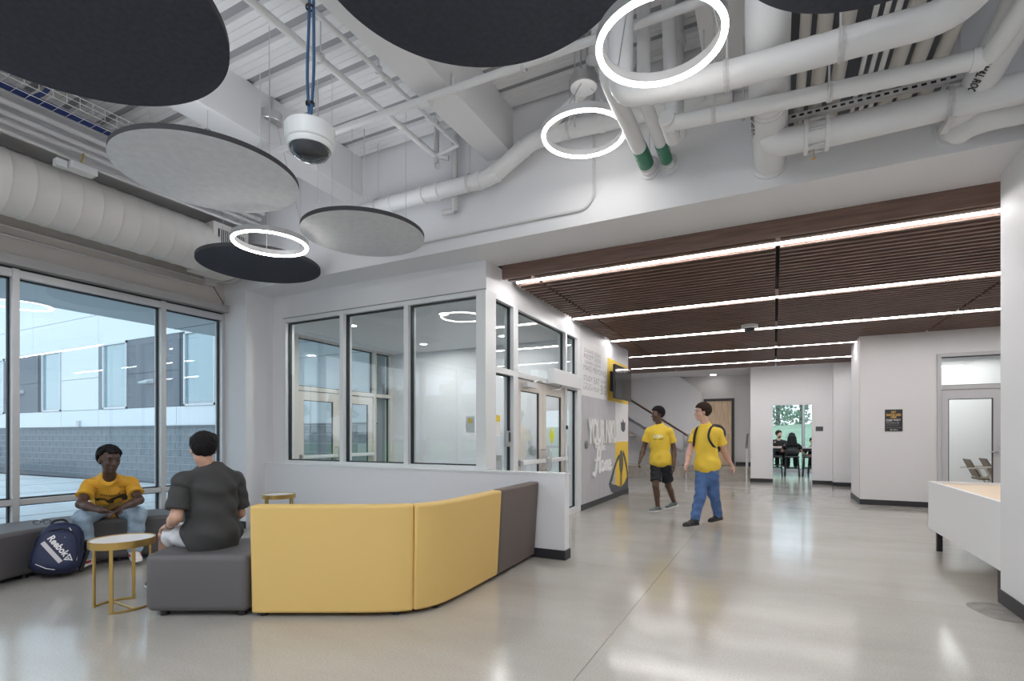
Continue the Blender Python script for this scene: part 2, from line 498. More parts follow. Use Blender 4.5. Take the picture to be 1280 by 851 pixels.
def storefront(name, X, xo, ys, fm, doorname, flip):
    """glazed screen along y with a pair of doors; X is the face, xo the depth direction"""
    w = bpy.data.objects.new(name, None); w.location = (X, ys[0][0], 0); COL.objects.link(w); struct(w)
    xa, xb = sorted((X, X + xo * 0.14))
    xm = X + xo * 0.07
    (p0, p1, p2, p3) = ys
    for a, b in p0, p1, p2, p3:
        MB().box(xa, xb, a, b, 0, 3.0).build('post', fm, w, bevel=0.003)
    for a, b in ((p0[1], p1[0]), (p2[1], p3[0])):
        MB().box(xa, xb, a, b, 0.0, 0.10).build('sill', fm, w)
        MB().box(xa, xb, a, b, 2.06, 2.13).build('rail', fm, w)
        MB().box(xa, xb, a, b, 2.94, 3.0).build('head', fm, w)
        pane(xm - .02, xm + .02, a, b, 0.10, 2.06, w, GLASSV)
        pane(xm - .02, xm + .02, a, b, 2.13, 2.94, w, GLASSV)
    a, b = p1[1], p2[0]
    MB().box(xa, xb, a, b, 2.06, 2.13).build('rail', fm, w)
    MB().box(xa, xb, a, b, 2.94, 3.0).build('head', fm, w)
    pane(xm - .02, xm + .02, a, b, 2.13, 2.94, w, GLASSV)
    d = bpy.data.objects.new(doorname, None); d.location = (X, a, 0); COL.objects.link(d); struct(d)
    mid = (a + b) / 2
    for s, (c, e) in enumerate(((a + .006, mid - .003), (mid + .003, b - .006))):
        x0, x1 = sorted((X + xo * 0.025, X + xo * 0.07))
        lf = MB().box(x0, x1, c, c + .12, .015, 2.05).box(x0, x1, e - .12, e, .015, 2.05).box(x0, x1, c + .12, e - .12, 1.90, 2.05).box(x0, x1, c + .12, e - .12, .015, .26)
        L = lf.build('door_leaf', DOORM, d)
        g = pane(x0 + .01, x1 - .01, c + .12, e - .12, .26, 1.90, L, GLASSV, gk=.01)
        xf = X - flip * 0.04
        bar = MB().obox((xf, (c + e) / 2, 0.94), (1, 0, 0), (0, 1, 0), (0, 0, 1), .022, (e - c) / 2 - .04, .03).build('push_bar', ALUW, L, bevel=0.008)
        hb = MB()
        for yy in (c + .06, e - .06):
            hb.obox((X + xo * .005 - flip * .01, yy, .94), (1, 0, 0), (0, 1, 0), (0, 0, 1), .03, .035, .035)
        hb.build('bar_bracket', STEEL, L)
        yy = e - .07 if s == 0 else c + .07
        hp = MB().tube(bend([(X + xo * .02, yy, .80), (xf - flip * .03, yy, .80), (xf - flip * .03, yy, 1.10), (X + xo * .02, yy, 1.10)], .03), .012, 8)
        hp.build('pull_handle', STEEL, L)
    return w, d

storefront('window_3', -2.97, -1, ((5.32, 5.42), (5.885, 6.02), (7.73, 7.80), (8.29, 8.45)), ALUW, 'door_1', -1)
storefront('window_4', -7.05, -1, ((5.27, 5.36), (5.92, 6.04), (7.84, 7.92), (8.33, 8.42)), DOORM, 'door_2', -1)

# ---- mural wall and the block behind it
struct(MB().box(-3.12, -2.97, 8.455, 11.665, 0, 3.33).box(-5.2, -3.12, 11.5, 11.665, 0, 3.33).build('wall_hall_west', WALL))
struct(MB().box(-2.97, -2.958, 8.46, 11.677, 0, 0.105).build('baseboard_mural', BASE))

# ---- hall: back walls, alcove, study room opening, meeting room
struct(MB().box(-0.60, -0.04, 16.0, 16.15, 0, 3.4).box(0.90, 1.36, 16.0, 16.15, 0, 3.4).box(-0.04, 0.90, 16.0, 16.15, 2.14, 3.4).box(-.60, -.45, 16.15, 17.75, 0, 3.4).build('wall_back', WALL))
struct(MB().box(1.36, 1.78, 15.6, 16.15, 0, 3.4).build('wall_back_step', WALL))
struct(MB().box(1.45, 1.95, 11.85, 13.0, 0, 3.33).box(1.78, 1.95, 13.0, 15.6, 0, 3.33).build('wall_hall_east', WALL, bevel=.003))
mw = struct(MB().box(1.45, 2.596, 11.7, 11.85, 0, 3.33).box(3.62, 4.6, 11.7, 11.85, 0, 3.33).box(2.596, 3.62, 11.7, 11.85, 2.76, 3.33).build('wall_meeting_room', WALLG))
struct(MB().box(1.438, 2.59, 11.688, 11.7, 0, .1).box(1.438, 1.45, 11.7, 13.0, 0, .1).box(1.768, 1.78, 13.0, 15.6, 0, .1).build('baseboard_meeting', BASE))
struct(MB().box(-.612, -.04, 15.988, 16.0, 0, .1).box(.9, 1.36, 15.988, 16.0, 0, .1).box(1.36, 1.768, 15.588, 15.6, 0, .1).box(1.348, 1.36, 15.59, 16, 0, .1).build('baseboard_back', BASE))
# alcove with raised platform
plat = struct(MB().box(-5.2, -2.38, 16.3, 17.75, 0, .375).box(-2.38, -0.60, 16.6, 17.75, 0, .375).build('floor_platform', CONC))
PCON = mat('raw_concrete_riser', (0.36, 0.33, 0.29), 0.6, var=.15, scale=8)
for k in range(2):
    st = MB().box(-2.378, -0.605, 16.0 + .3 * k, 16.299 + .3 * k, 0.0, .1875 * (k + 1) - .001)
    st.build('step', PCON, plat)
MB().box(-5.2, -2.382, 16.0, 16.299, 0, .374).build('riser', PCON, plat)
struct(MB().box(-5.2, -.45, 17.6, 17.75, .375, 3.6).build('wall_alcove_back', WALLG))
struct(MB().box(-5.35, -5.2, 11.6, 17.75, 0, 3.6).build('wall_alcove_west', WALL))
struct(MB().box(-5.2, -2.07, 17.588, 17.6, .375, .475).box(-1.08, -.6, 17.588, 17.6, .375, .475).build('baseboard_alcove', BASE))
struct(MB().box(-5.2, 1.5, 15.6, 17.75, 3.2, 3.3).build('ceiling_alcove', WALL))
# sloping stair wall in front of the alcove back wall
struct(MB().prism([(-5.2, .375), (-2.06, .375), (-2.06, 2.66), (-2.73, 3.2), (-5.2, 3.2)], 17.3, 17.6, axis='y').build('wall_stair', WALL))
dl = thing('downlight', 'square recessed downlight in the white ceiling above the wooden door', 'downlight', (-1.7, 17.2, 3.2))
MB().box(-1.82, -1.58, 17.08, 17.32, 3.194, 3.203).build('trim_ring', WALL, dl)
MB().box(-1.78, -1.62, 17.12, 17.28, 3.19, 3.1945).build('lens', DOWNL, dl)
# wooden door in the alcove
d3 = bpy.data.objects.new('door_3', None); d3.location = (-1.57, 17.58, .375); COL.objects.link(d3); struct(d3)
MB().box(-2.02, -1.94, 17.53, 17.6, .375, 2.47).box(-1.20, -1.12, 17.53, 17.6, .375, 2.47).box(-1.94, -1.20, 17.53, 17.6, 2.39, 2.47).build('door_frame', mat('black_door_frame', (.03, .028, .028), .5), d3)
MB().box(-1.94, -1.20, 17.55, 17.6, .385, 2.39).build('door_leaf', mat('birch_door_veneer', (.62, .46, .31), .45, var=.18, scale=3, stretch=(9, 9, 1)), d3)
MB().tube([(-1.27, 17.54, 1.40), (-1.27, 17.49, 1.40), (-1.39, 17.49, 1.40)], .011, 8).build('door_handle', STEEL, d3)

# study room behind the opening
struct(MB().box(-2.4, -2.25, 17.75, 21.2, 0, 3.3).box(3.2, 3.35, 16.15, 21.2, 0, 3.3).build('wall_study', WALL))
struct(MB().box(-.45, 3.35, 16.15, 21.2, 3.3, 3.4).box(-2.4, -.45, 17.75, 21.2, 3.3, 3.4).build('ceiling_study', WALL))
w5 = bpy.data.objects.new('window_5', None); w5.location = (.5, 21.1, 0); COL.objects.link(w5); struct(w5)
for x in (-2.2, -.95, .95 - .03, 2.2, 3.15):
    MB().box(x - .035, x + .035, 21.03, 21.2, 0, 3.3).build('mullion', ALU, w5)
xs = [-2.2, -.95, .92, 2.2, 3.15]
for a, b in zip(xs[:-1], xs[1:]):
    MB().box(a + .035, b - .035, 21.03, 21.2, 0, .1).build('sill', ALU, w5)
    MB().box(a + .035, b - .035, 21.03, 21.2, 3.2, 3.3).build('head', ALU, w5)
    pane(a + .035, b - .035, 21.1, 21.14, .1, 3.2, w5, GLASS, 'y')

# meeting room door on the right
d4 = bpy.data.objects.new('door_4', None); d4.location = (3.1, 11.7, 0); COL.objects.link(d4); struct(d4)
FRG = mat('grey_door_frame', (.47, .465, .48), .45)
DRG = mat('pale_grey_door', (.50, .495, .51), .45)
MB().box(2.596, 2.655, 11.675, 11.86, 0, 2.76).box(3.56, 3.62, 11.675, 11.86, 0, 2.76).box(2.655, 3.56, 11.675, 11.86, 2.70, 2.76).box(2.655, 3.56, 11.675, 11.86, 2.12, 2.19).build('door_frame', FRG, d4, bevel=.003)
lf = MB().box(2.66, 2.76, 11.71, 11.755, .01, 2.11).box(3.37, 3.555, 11.71, 11.755, .01, 2.11).box(2.76, 3.37, 11.71, 11.755, 1.95, 2.11).box(2.76, 3.37, 11.71, 11.755, .01, .25)
L4 = lf.build('door_leaf', DRG, d4)
pane(2.76, 3.37, 11.715, 11.75, .25, 1.95, L4, GLASSV, 'y', .012)
pane(2.655, 3.56, 11.74, 11.78, 2.19, 2.70, d4, GLASSV, 'y', .012)
hd = MB().lathe([(.0, -.02), (.028, -.02), (.028, .02), (0, .02)], (0, 0, 0), 16)
hd.xform(Matrix.Translation((3.44, 11.70, 1.02)) @ Matrix.Rotation(PI / 2, 4, 'X'))
hd.tube([(3.44, 11.70, 1.02), (3.44, 11.65, 1.02), (3.31, 11.65, 1.02)], .011, 8)
hd.tube([(3.44, 11.70, 1.16), (3.44, 11.68, 1.16)], .025, 12)
hd.build('door_handle', STEEL, L4)
struct(MB().box(1.95, 4.75, 15.3, 15.45, 0, 3.2).box(4.6, 4.75, 11.85, 15.3, 0, 3.2).build('wall_meeting_back', WALL))
struct(MB().box(1.95, 4.75, 11.85, 15.3, 3.12, 3.2).build('ceiling_meeting', WALL))

# louvred grille on the hall's east wall
gr = thing('louvre_grille', 'tall narrow white louvred grille on the wall behind the meeting room corner', 'vent', (1.78, 15.3, 1.3))
MB().box(1.755, 1.78, 14.98, 15.56, .42, 2.15).build('frame', ALUW, gr)
for k in range(24):
    z = .48 + k * .068
    MB().add([(1.757, 15.0, z + .05), (1.757, 15.54, z + .05), (1.735, 15.54, z), (1.735, 15.0, z), (1.757, 15.0, z + .03), (1.757, 15.54, z + .03), (1.739, 15.54, z - .006), (1.739, 15.0, z - .006)],
             [(0, 1, 2, 3), (7, 6, 5, 4), (3, 2, 6, 7), (0, 4, 5, 1), (0, 3, 7, 4), (1, 5, 6, 2)]).build('slat', PIPEG, gr)

# ---- slatted wood ceiling: modules of baffles between the light lines
void = struct(MB().box(-2.97, 4.6, 5.44, 15.62, 3.33, 3.42).build('ceiling_hall', WOODK))
LY = [5.70, 7.895, 10.11, 12.33, 14.53]
rows = []
y = 5.47
PITCH = 0.1219
SEAM = [-2.90, -2.55, 0.03, 2.45, 4.58]
cnt = 0
stripes = []
y = LY[0]
ks = [LY[0] - PITCH * 1.0] + [LY[0] + PITCH * (i + 1) for i in range(82)]
for yy in ks:
    if yy > 15.58: break
    if min(abs(yy - l) for l in LY) < 0.045: continue
    stripes.append(yy)
fr_s = MB().box(SEAM[0], 4.58, 5.44, 5.475, 3.165, 3.33)
fr_s.build('fascia_board', WOOD, void)
for a, b in zip(SEAM[:-1], SEAM[1:]):
    far = MB(); nfar = 0
    for yy in stripes:
        x0, x1 = a + .02, b - .02
        if yy > 11.68:
            if a > 1.4: continue
            x1 = min(x1, 1.44 if yy < 13.0 else 1.77)
        if a == SEAM[0] and yy > 11.7: x0 = -5.1
        if yy < 13.2:
            MB().box(x0, x1, yy - .024, yy + .024, 3.175, 3.275).build('baffle', WOOD, void); cnt += 1
        else:
            far.box(x0, x1, yy - .024, yy + .024, 3.175, 3.275); nfar += 1
    if nfar: stuff(far.build('baffle_rows', WOOD, void))
for i, ly in enumerate(LY):
    x1 = 4.5 if ly < 11.6 else (1.44 if ly < 13 else 1.76)
    nm = ['nearest to the lobby', 'second from the lobby', 'third from the lobby', 'fourth from the lobby', 'farthest, by the white back wall'][i]
    x0 = [-2.83, -2.90, -2.90, -3.1, -3.6][i]
    t = thing('linear_light', 'white LED light line in the slatted wood ceiling, ' + nm, 'light', ((x0 + x1) / 2, ly, 3.18), 'light lines in the wood ceiling')
    MB().box(x0, x1, ly - .022, ly + .022, 3.19, 3.29).build('housing', ALU, t)
    MB().box(x0, x1, ly - .016, ly + .016, 3.176, 3.1895).build('diffuser', LED, t)
sp = thing('smoke_detector', 'white dome device under the wooden slat ceiling by the third light line', 'detector', (-.375, 9.63, 3.175))
MB().lathe([(.13, 0), (.13, -.05), (.12, -.06), (0, -.06)], (-.375, 9.63, 3.175), 28).build('housing', ALUW, sp)
MB().lathe([(.09, -.06), (.085, -.085), (.05, -.115), (0, -.125)], (-.375, 9.63, 3.175), 24).build('dome', BLACK, sp)
# ================================================================ CEILING SERVICES, DISCS, RINGS
def disc(cx, cy, z, r, m, label, th=0.04):
    t = thing('acoustic_disc', label, 'acoustic panel', (cx, cy, z), 'acoustic ceiling discs')
    rim = [(cx + r * math.cos(2 * PI * k / 96), cy + r * math.sin(2 * PI * k / 96)) for k in range(96)]
    fp = MB().prism(rim, z, z + th)
    fp.m = [0, 0] + [1] * 96
    fp.build('felt_panel', [m, DISCE], t)
    for k in range(3):
        a = PI / 6 + k * 2 * PI / 3
        MB().tube([(cx + r * .7 * math.cos(a), cy + r * .7 * math.sin(a), z + th), (cx + r * .7 * math.cos(a), cy + r * .7 * math.sin(a), 4.68)], .0025, 6).build('suspension_cable', STEEL, t)
    return t

DISC2 = bpy.data.materials.new('two_tone')
disc(-3.16, 1.17, 3.40, .818, DISCD, 'huge dark charcoal felt disc in the upper left corner of the lobby ceiling')
disc(-4.09, 2.63, 3.40, .668, DISCL, 'large light grey felt disc with dark rim, left of the hanging dome camera')
disc(-3.67, 3.94, 3.30, .597, DISCL, 'smaller light grey felt disc next to the bulkhead wall')
disc(-5.43, 4.10, 3.30, .668, DISCD, 'dark charcoal felt disc by the corner column above the glowing ring')
disc(-1.26, 2.08, 3.60, .80, DISCD, 'dark charcoal felt disc at the top middle behind the largest ring light')
disc(.49, 2.37, 3.40, .681, DISCD, 'dark charcoal felt disc cut by the top edge, over the white pipes')
bpy.data.materials.remove(DISC2)


def ring(cx, cy, z, r, label, ztop, can=False):
    t = thing('ring_light', label, 'pendant light', (cx, cy, z), 'LED ring pendants')
    MB().lathe([(r - .017, 0.004), (r + .017, 0.004), (r + .017, .055), (r - .017, .055)], (cx, cy, z), 72, closed=True).build('ring_body', ALU, t, sharp=30)
    MB().lathe([(r - .015, 0.003), (r - .011, -.010), (r + .011, -.010), (r + .015, 0.003)], (cx, cy, z), 72, closed=True).build('led_diffuser', RINGE, t, sharp=60)
    zc = ztop
    for k in range(3):
        a = .5 + k * 2 * PI / 3
        MB().tube([(cx + r * math.cos(a), cy + r * math.sin(a), z + .06), (cx + .06 * math.cos(a), cy + .06 * math.sin(a), zc)], .003, 6).build('suspension_cable', STEEL, t)
    cn = MB().lathe([(0, 0), (.105, 0), (.11, .006), (.11, .09), (0, .09)], (cx, cy, zc), 36)
    cn.tube([(cx + .03, cy, zc + .09), (cx + .02, cy, 4.66)], .012, 8)
    cn.tube([(cx - .03, cy, zc + .09), (cx - .015, cy, 4.66)], .008, 8)
    cn.build('canopy', STEEL, t)

ring(-.52, 2.69, 3.30, .308, 'largest glowing LED ring pendant at the top, before the white pipes', 4.3)
ring(-1.38, 4.0, 3.74, .326, 'glowing LED ring pendant under a round steel canopy by the bulkhead wall', 4.12)
ring(-4.46, 3.48, 3.20, .336, 'glowing LED ring pendant in front of the dark disc by the column', 4.4)

# multi lens dome camera hanging on blue cables
cx, cy = -2.37, 2.11
t = thing('dome_camera', 'white multi lens dome security camera hanging from blue cables', 'camera', (cx, cy, 2.95))
MB().lathe([(.108, -.02), (.132, .0), (.137, .02), (.137, .085), (.128, .095), (0, .095)], (cx, cy, 2.97), 40).build('housing', ALUW, t)
MB().lathe([(.118, -.035), (.124, -.02), (.124, 0.0), (.10, 0), (.10, -.035)], (cx, cy, 2.97), 40, closed=True).build('trim_ring', ALUW, t)
MB().lathe([(.112, -.034), (.108, -.050), (.092, -.070), (.06, -.086), (.025, -.093), (0, -.095)], (cx, cy, 2.97), 36).build('dome', mat('smoked_dome', (.03, .035, .045), .06, coat=.5), t)
for k in range(4):
    a = .5 + k * PI / 2
    MB().lathe([(0, -.010), (.022, -.010), (.026, 0), (0, 0)], (cx + .066 * math.cos(a), cy + .066 * math.sin(a), 2.908), 14).build('lens', mat('lens_glass', (.12, .2, .3), .05, coat=1), t)
MB().box(cx - .07, cx + .07, cy - .03, cy + .03, 3.065, 3.09).build('bracket', PIPEG, t)
BLUE = mat('blue_data_cable', (.035, .10, .22), .5)
for dx in (-.012, .014):
    MB().tube(bend([(cx + dx * .3, cy, 3.11), (cx + dx * 2.2, cy, 3.35), (cx + dx * 1.2, cy + .01, 3.8), (cx + dx, cy, 4.66)], .2), .0085, 8).build('cable', BLUE, t)
tie = MB()
for z in (3.2, 3.75, 4.3):
    tie.lathe([(.02, -.006), (.026, -.006), (.026, .006), (.02, .006)], (cx, cy, z), 12, closed=True)
tie.build('cable_tie', BLACK, t)


def pipe(name, label, pts, r, m, rad=0.0, seg=16, cat='pipe', group=None, n=6):
    p = bend(pts, rad, n) if rad > 0 else pts
    o = thing(name, label, cat, tuple(pts[0]), group)
    MB().tube(p, r, seg).build('pipe_run', m, o, sharp=50)
    return o


def hanger(parent, x, y, z, r, ztop, along='x', name='hanger'):
    """clevis strap round a pipe with a threaded rod"""
    b = MB()
    pts = []
    for k in range(17):
        a = 2 * PI * k / 16
        if along == 'x':
            pts.append((x, y + (r + .006) * math.cos(a), z + (r + .006) * math.sin(a)))
        else:
            pts.append((x + (r + .006) * math.cos(a), y, z + (r + .006) * math.sin(a)))
    if along == 'x':
        b.tube(pts[:-1], .004, 6, closed=True)
        for (ya, za), (yb, zb) in zip([(q[1], q[2]) for q in pts[:-1]], [(q[1], q[2]) for q in pts[1:]]):
            b.add([(x - .016, ya, za), (x + .016, ya, za), (x + .016, yb, zb), (x - .016, yb, zb)], [(0, 1, 2, 3)])
    else:
        b.tube(pts[:-1], .006, 6, closed=True)
    b.tube([(x, y, z + r), (x, y, ztop)], .006, 6)
    return b.build(name, PIPEG, parent)


def collar(parent, x, y, z, r, along, w=.012, m=None, name='collar'):
    b = MB()
    d = {'x': Vector((1, 0, 0)), 'y': Vector((0, 1, 0)), 'z': Vector((0, 0, 1))}[along] if isinstance(along, str) else Vector(along).normalized()
    c = Vector((x, y, z))
    b.tube([c - d * w, c + d * w], r, 24)
    return b.build(name, m or PIPEW, parent, sharp=40)

# P1: insulated pipe along the bulkhead with elbows
p = pipe('insulated_pipe', 'uppermost white insulated pipe running right from the large ring light',
         [(-.89, 3.34, 4.66), (-.89, 3.3, 3.50), (-.3, 3.3, 3.43), (.80, 3.3, 3.405), (.90, 3.02, 3.41), (.90, 3.02, 4.66)], .08, PIPEW, .14)
for x in (-.25, .32): hanger(p, x, 3.3, 3.43 if x < 0 else 3.415, .08, 4.68)
# P2
p = pipe('insulated_pipe', 'thin middle white pipe crossing below the uppermost insulated pipe',
         [(-.66, 3.7, 3.47), (.14, 3.7, 3.415), (1.05, 3.7, 3.37), (1.10, 3.1, 3.385), (1.10, 3.1, 4.66)], .05, PIPEW, .07)
for x in (-.36, .30): hanger(p, x, 3.7, 3.45 if x < 0 else 3.405, .05, 4.68)
collar(p, -.64, 3.7, 3.468, .06, (1, 0, -.07), .03)
collar(p, 1.0, 3.7, 3.372, .058, (1, 0, -.05), .03)
p2 = MB().tube([(-.66, 3.62, 3.47), (-.66, 3.9, 3.47)], .052, 16).tube([(-.66, 3.9, 3.47), (-.70, 3.9, 4.6)], .05, 16)
p2.build('riser', PIPEW, p)
# P3: large lower pipe with grooved coupling
p = pipe('insulated_pipe', 'lowest thick white pipe with a grooved coupling above the soffit',
         [(-.02, 4.25, 3.66), (-.02, 4.25, 3.44), (.36, 4.25, 3.43), (1.0, 4.25, 3.44), (4.5, 4.25, 3.45)], .092, PIPEW, .12)
for xx in (.20, .33):
    collar(p, xx, 4.25, 3.433, .118, 'x', .012, name='coupling_flange')
cb = MB()
cb.tube([(.215, 4.25, 3.433), (.315, 4.25, 3.433)], .078, 20)
for a in range(6):
    aa = a * PI / 3
    cb.tube([(.19, 4.25 + .105 * math.cos(aa), 3.433 + .105 * math.sin(aa)), (.34, 4.25 + .105 * math.cos(aa), 3.433 + .105 * math.sin(aa))], .009, 8)
cb.build('coupling', PIPEG, p)
MB().tube([(.25, 4.25, 3.34), (.25, 4.25, 3.285)], .002, 6).lathe([(0, -.002), (.016, -.002), (.016, .002), (0, .002)], (.25, 4.25, 3.272), 14).build('brass_tag', BRASS, p)
hanger(p, 1.0, 4.25, 3.44, .095, 4.68)
MB().box(.98, 1.02, 4.15, 4.35, 3.30, 3.306).build('strap', PIPEG, p)

# big drains along y into the wall
def drain(label, x, z, r, ya, txt, tside):
    o = thing('drain_pipe', label, 'pipe', (x, 4.74, z))
    MB().tube(bend([(x, 4.76, z), (x, 4.4, z + .02), (x, ya, z + .09), (x + .02, ya - .02, 4.66)], r * 1.3), r, 28).build('pipe_run', PIPEW, o, sharp=50)
    collar(o, x, 4.73, z, r + .022, 'y', .012, name='wall_flange')
    collar(o, x, 4.0, z + .045, r + .002, 'y', .004, PIPEG, 'seam_band')
    collar(o, x, 3.95, z + .047, r + .002, 'y', .002, PIPEG, 'seam_band')
    return o

big1 = drain('biggest white drain pipe running along the ceiling into the wall, lettered, with elbow', -.035, 3.545, .12, 3.25, None, -1)
big2 = drain('white lettered drain pipe entering the wall beside the right pier', 1.15, 3.49, .095, 3.0, None, -1)
p = pipe('insulated_pipe', 'short thick white elbow pipe with flange at the right edge above the pier', [(1.14, 4.66, 3.45), (1.24, 4.5, 3.43), (2.4, 4.5, 3.43)], .095, PIPEW, .12)
for xx in (1.52, 1.60): collar(p, xx, 4.5, 3.43, .125, 'x', .012, name='coupling_flange')
MB().tube([(1.53, 4.5, 3.31), (1.53, 4.5, 3.27)], .002, 6).lathe([(0, -.002), (.016, -.002), (.016, .002), (0, .002)], (1.53, 4.5, 3.255), 14).build('brass_tag', BRASS, p)

# green banded pipes through the wall
for i, (x, r, za, lab) in enumerate(((-1.01, .062, 3.70, 'thicker white pipe with a green band entering the bulkhead wall'), (-.835, .047, 3.69, 'thinner white pipe with a green band entering the bulkhead wall'))):
    y0 = 3.42 if i == 0 else 3.72
    g = thing('banded_pipe', lab, 'pipe', (x, 4.74, za), 'green banded pipes')
    MB().tube(bend([(x, 4.76, za), (x, y0, za + .03), (x, y0, 4.66)], .1), r, 18).build('pipe_run', PIPEW, g, sharp=50)
    MB().tube([(x, 4.33, za + .012), (x, 4.60, za + .003)], r + .003, 20).build('green_band', GREEN, g, sharp=50)
    collar(g, x, 4.73, za, r + .02, 'y', .01, name='wall_flange')
    collar(g, x, 4.62, za + .002, r + .004, 'y', .006, PIPEG, 'clip')
    hanger(g, x + .02, 4.64, za, r + .01, 4.68, 'y')
p = pipe('vertical_pipe', 'white riser pipe with coupling rising to the deck behind the largest ring', [(-.72, 4.3, 4.66), (-.72, 4.3, 3.86), (-.72, 4.45, 3.78)], .075, PIPEW, .06)
collar(p, -.72, 4.3, 4.45, .092, 'z', .03)
collar(p, -.72, 4.3, 4.05, .088, 'z', .02)
p = pipe('vertical_pipe', 'short angled white pipe with couplings above the steel ring canopy', [(-1.12, 3.55, 4.66), (-1.12, 3.62, 4.46), (-1.40, 4.3, 4.36), (-1.9, 4.5, 4.22)], .05, PIPEW, .12)
collar(p, -1.12, 3.58, 4.5, .062, 'z', .025)
collar(p, -1.30, 4.02, 4.32, .062, (-.4, .9, -.15), .025)

# y-running beige pipes above the strut rack
PX = [(.16, .03), (.26, .042), (.375, .04), (.50, .014), (.555, .014), (.61, .016), (.70, .042), (.81, .042), (.93, .042)]
names = ['first', 'second', 'third', 'fourth', 'fifth', 'sixth', 'seventh', 'eighth', 'ninth']
for i, (x, r) in enumerate(PX):
    big = r > .02
    pipe('rack_pipe' if big else 'rack_conduit', ('beige insulated pipe' if big else 'thin white conduit') + ' on the strut rack, %s from the left' % names[i],
         [(x, 4.75, 3.625 + r), (x, .9, 3.66 + r)], r, PIPEB if big else PIPEW, cat='pipe', group='parallel pipes on the strut rack', seg=14)
st = thing('strut_rack', 'slotted steel strut channel carrying the parallel beige pipes', 'strut', (.6, 4.25, 3.6))
MB().box(.08, 1.08, 4.24, 4.28, 3.58, 3.622).build('channel', PIPEG, st)
sl = MB()
for k in range(19): sl.box(.11 + k * .05, .138 + k * .05, 4.236, 4.2405, 3.594, 3.608)
stuff(sl.build('slots', BLACK, st))
rb = MB()
for x in (.10, 1.06): rb.tube([(x, 4.26, 3.7), (x, 4.26, 4.68)], .006, 6)
rb.build('threaded_rod', PIPEG, st)
struct(MB().box(.10, 1.07, 4.64, 4.745, 3.80, 4.66).build('dark_backdrop', mat('dark_grey_backdrop', (.13, .13, .14), .7)))  # dark sheet added on the wall for the dark area behind the rack pipes

# pipe offsetting along the bulkhead wall
wp = thing('wall_pipe', 'white jointed pipe stepping up along the bulkhead wall toward the ring light', 'pipe', (-3.3, 4.58, 3.92))
pts = [(-4.3, 4.58, 3.915), (-2.57, 4.58, 3.92), (-2.12, 4.58, 4.17), (-1.85, 4.58, 4.19), (-.3, 4.58, 4.11)]
MB().tube(bend(pts, .09), .083, 20).build('pipe_run', PIPEW, wp, sharp=50)
for a, b, c, d in ((-3.42, 3.917, 'x', .03), (-3.22, 3.918, 'x', .03), (-2.70, 3.92, 'x', .02), (-2.52, 3.945, (.87, 0, .49), .02), (-2.20, 4.125, (.87, 0, .49), .02), (-1.95, 4.19, 'x', .03), (-1.4, 4.17, 'x', .03), (-3.85, 3.916, 'x', .02)):
    collar(wp, a, 4.58, b, .091, c, d)
for x in (-4.05, -2.82): hanger(wp, x, 4.58, 3.92, .085, 4.68)
hanger(wp, -1.72, 4.58, 4.185, .085, 4.68)
cd = MB().tube(bend([(-4.4, 4.722, 3.47), (-1.62, 4.722, 3.468), (-1.53, 4.722, 3.56), (-1.53, 4.722, 4.66)], .07), .012, 8)
tag(cd.build('wall_conduit', PIPEG), 'thin conduit along the bulkhead wall turning up under the ring light', 'conduit')
vp = thing('vertical_pipe', 'grey vertical pipes in the corner behind the jointed wall pipe', 'pipe', (-3.06, 4.62, 4.2))
MB().tube([(-3.06, 4.66, 4.66), (-3.06, 4.66, 3.70)], .035, 12).tube(bend([(-3.06, 4.66, 3.71), (-3.2, 4.64, 3.71)], .02), .03, 10).build('pipe_run', PIPEG, vp)
MB().tube(bend([(-3.22, 4.55, 4.66), (-3.22, 4.55, 4.18), (-3.16, 4.5, 4.14)], .05), .028, 12).build('pipe_run', PIPEG, vp)

# sprinkler and conduit runs
s1 = thing('sprinkler_pipe', 'white sprinkler pipe along the ceiling right of the dome camera, on ring hangers', 'pipe', (-3.24, 2.9, 4.3))
MB().tube(bend([(-3.2, -3.5, 4.32), (-3.24, 4.55, 4.30), (-3.1, 4.60, 4.26)], .06), .03, 12).build('pipe_run', PIPEW, s1)
for y in (2.98, .8, -1.4): hanger(s1, -3.23, y, 4.31, .034, 4.68, 'y')
collar(s1, -3.24, 4.0, 4.303, .04, 'y', .03)
s2 = thing('sprinkler_pipe', 'thin white sprinkler branch pipe between the two concrete beams', 'pipe', (-2.93, 2.9, 4.4))
MB().tube([(-2.93, -3.5, 4.36), (-2.91, 4.50, 4.30)], .02, 10).tube([(-2.91, 4.50, 4.30), (-3.2, 4.55, 4.29)], .018, 10).build('pipe_run', PIPEW, s2)
for y in (2.6, 3.3, 4.1): hanger(s2, -2.915, y, 4.32, .024, 4.68, 'y')
for y in (3.4, 4.0): collar(s2, -2.913, y, 4.305, .028, 'y', .03)
s3 = thing('cross_pipe', 'long white pipe crossing under the beams behind the dome camera', 'pipe', (-2.2, 3.54, 4.1))
MB().tube([(-6.4, 3.5, 4.13), (4.5, 3.56, 4.09)], .03, 12).build('pipe_run', PIPEW, s3)
collar(s3, -2.62, 3.54, 4.105, .042, 'x', .05)
for x in (-3.9, -1.7, -.2): hanger(s3, x, 3.54, 4.11, .034, 4.68)
MB().tube([(-2.68, 3.6, 4.15), (-2.38, 3.6, 4.15), (-2.38, 3.6, 4.3)], .018, 8).tube([(-3.0, 3.62, 4.16), (-2.7, 3.62, 4.16)], .016, 8).build('branch', PIPEW, s3)
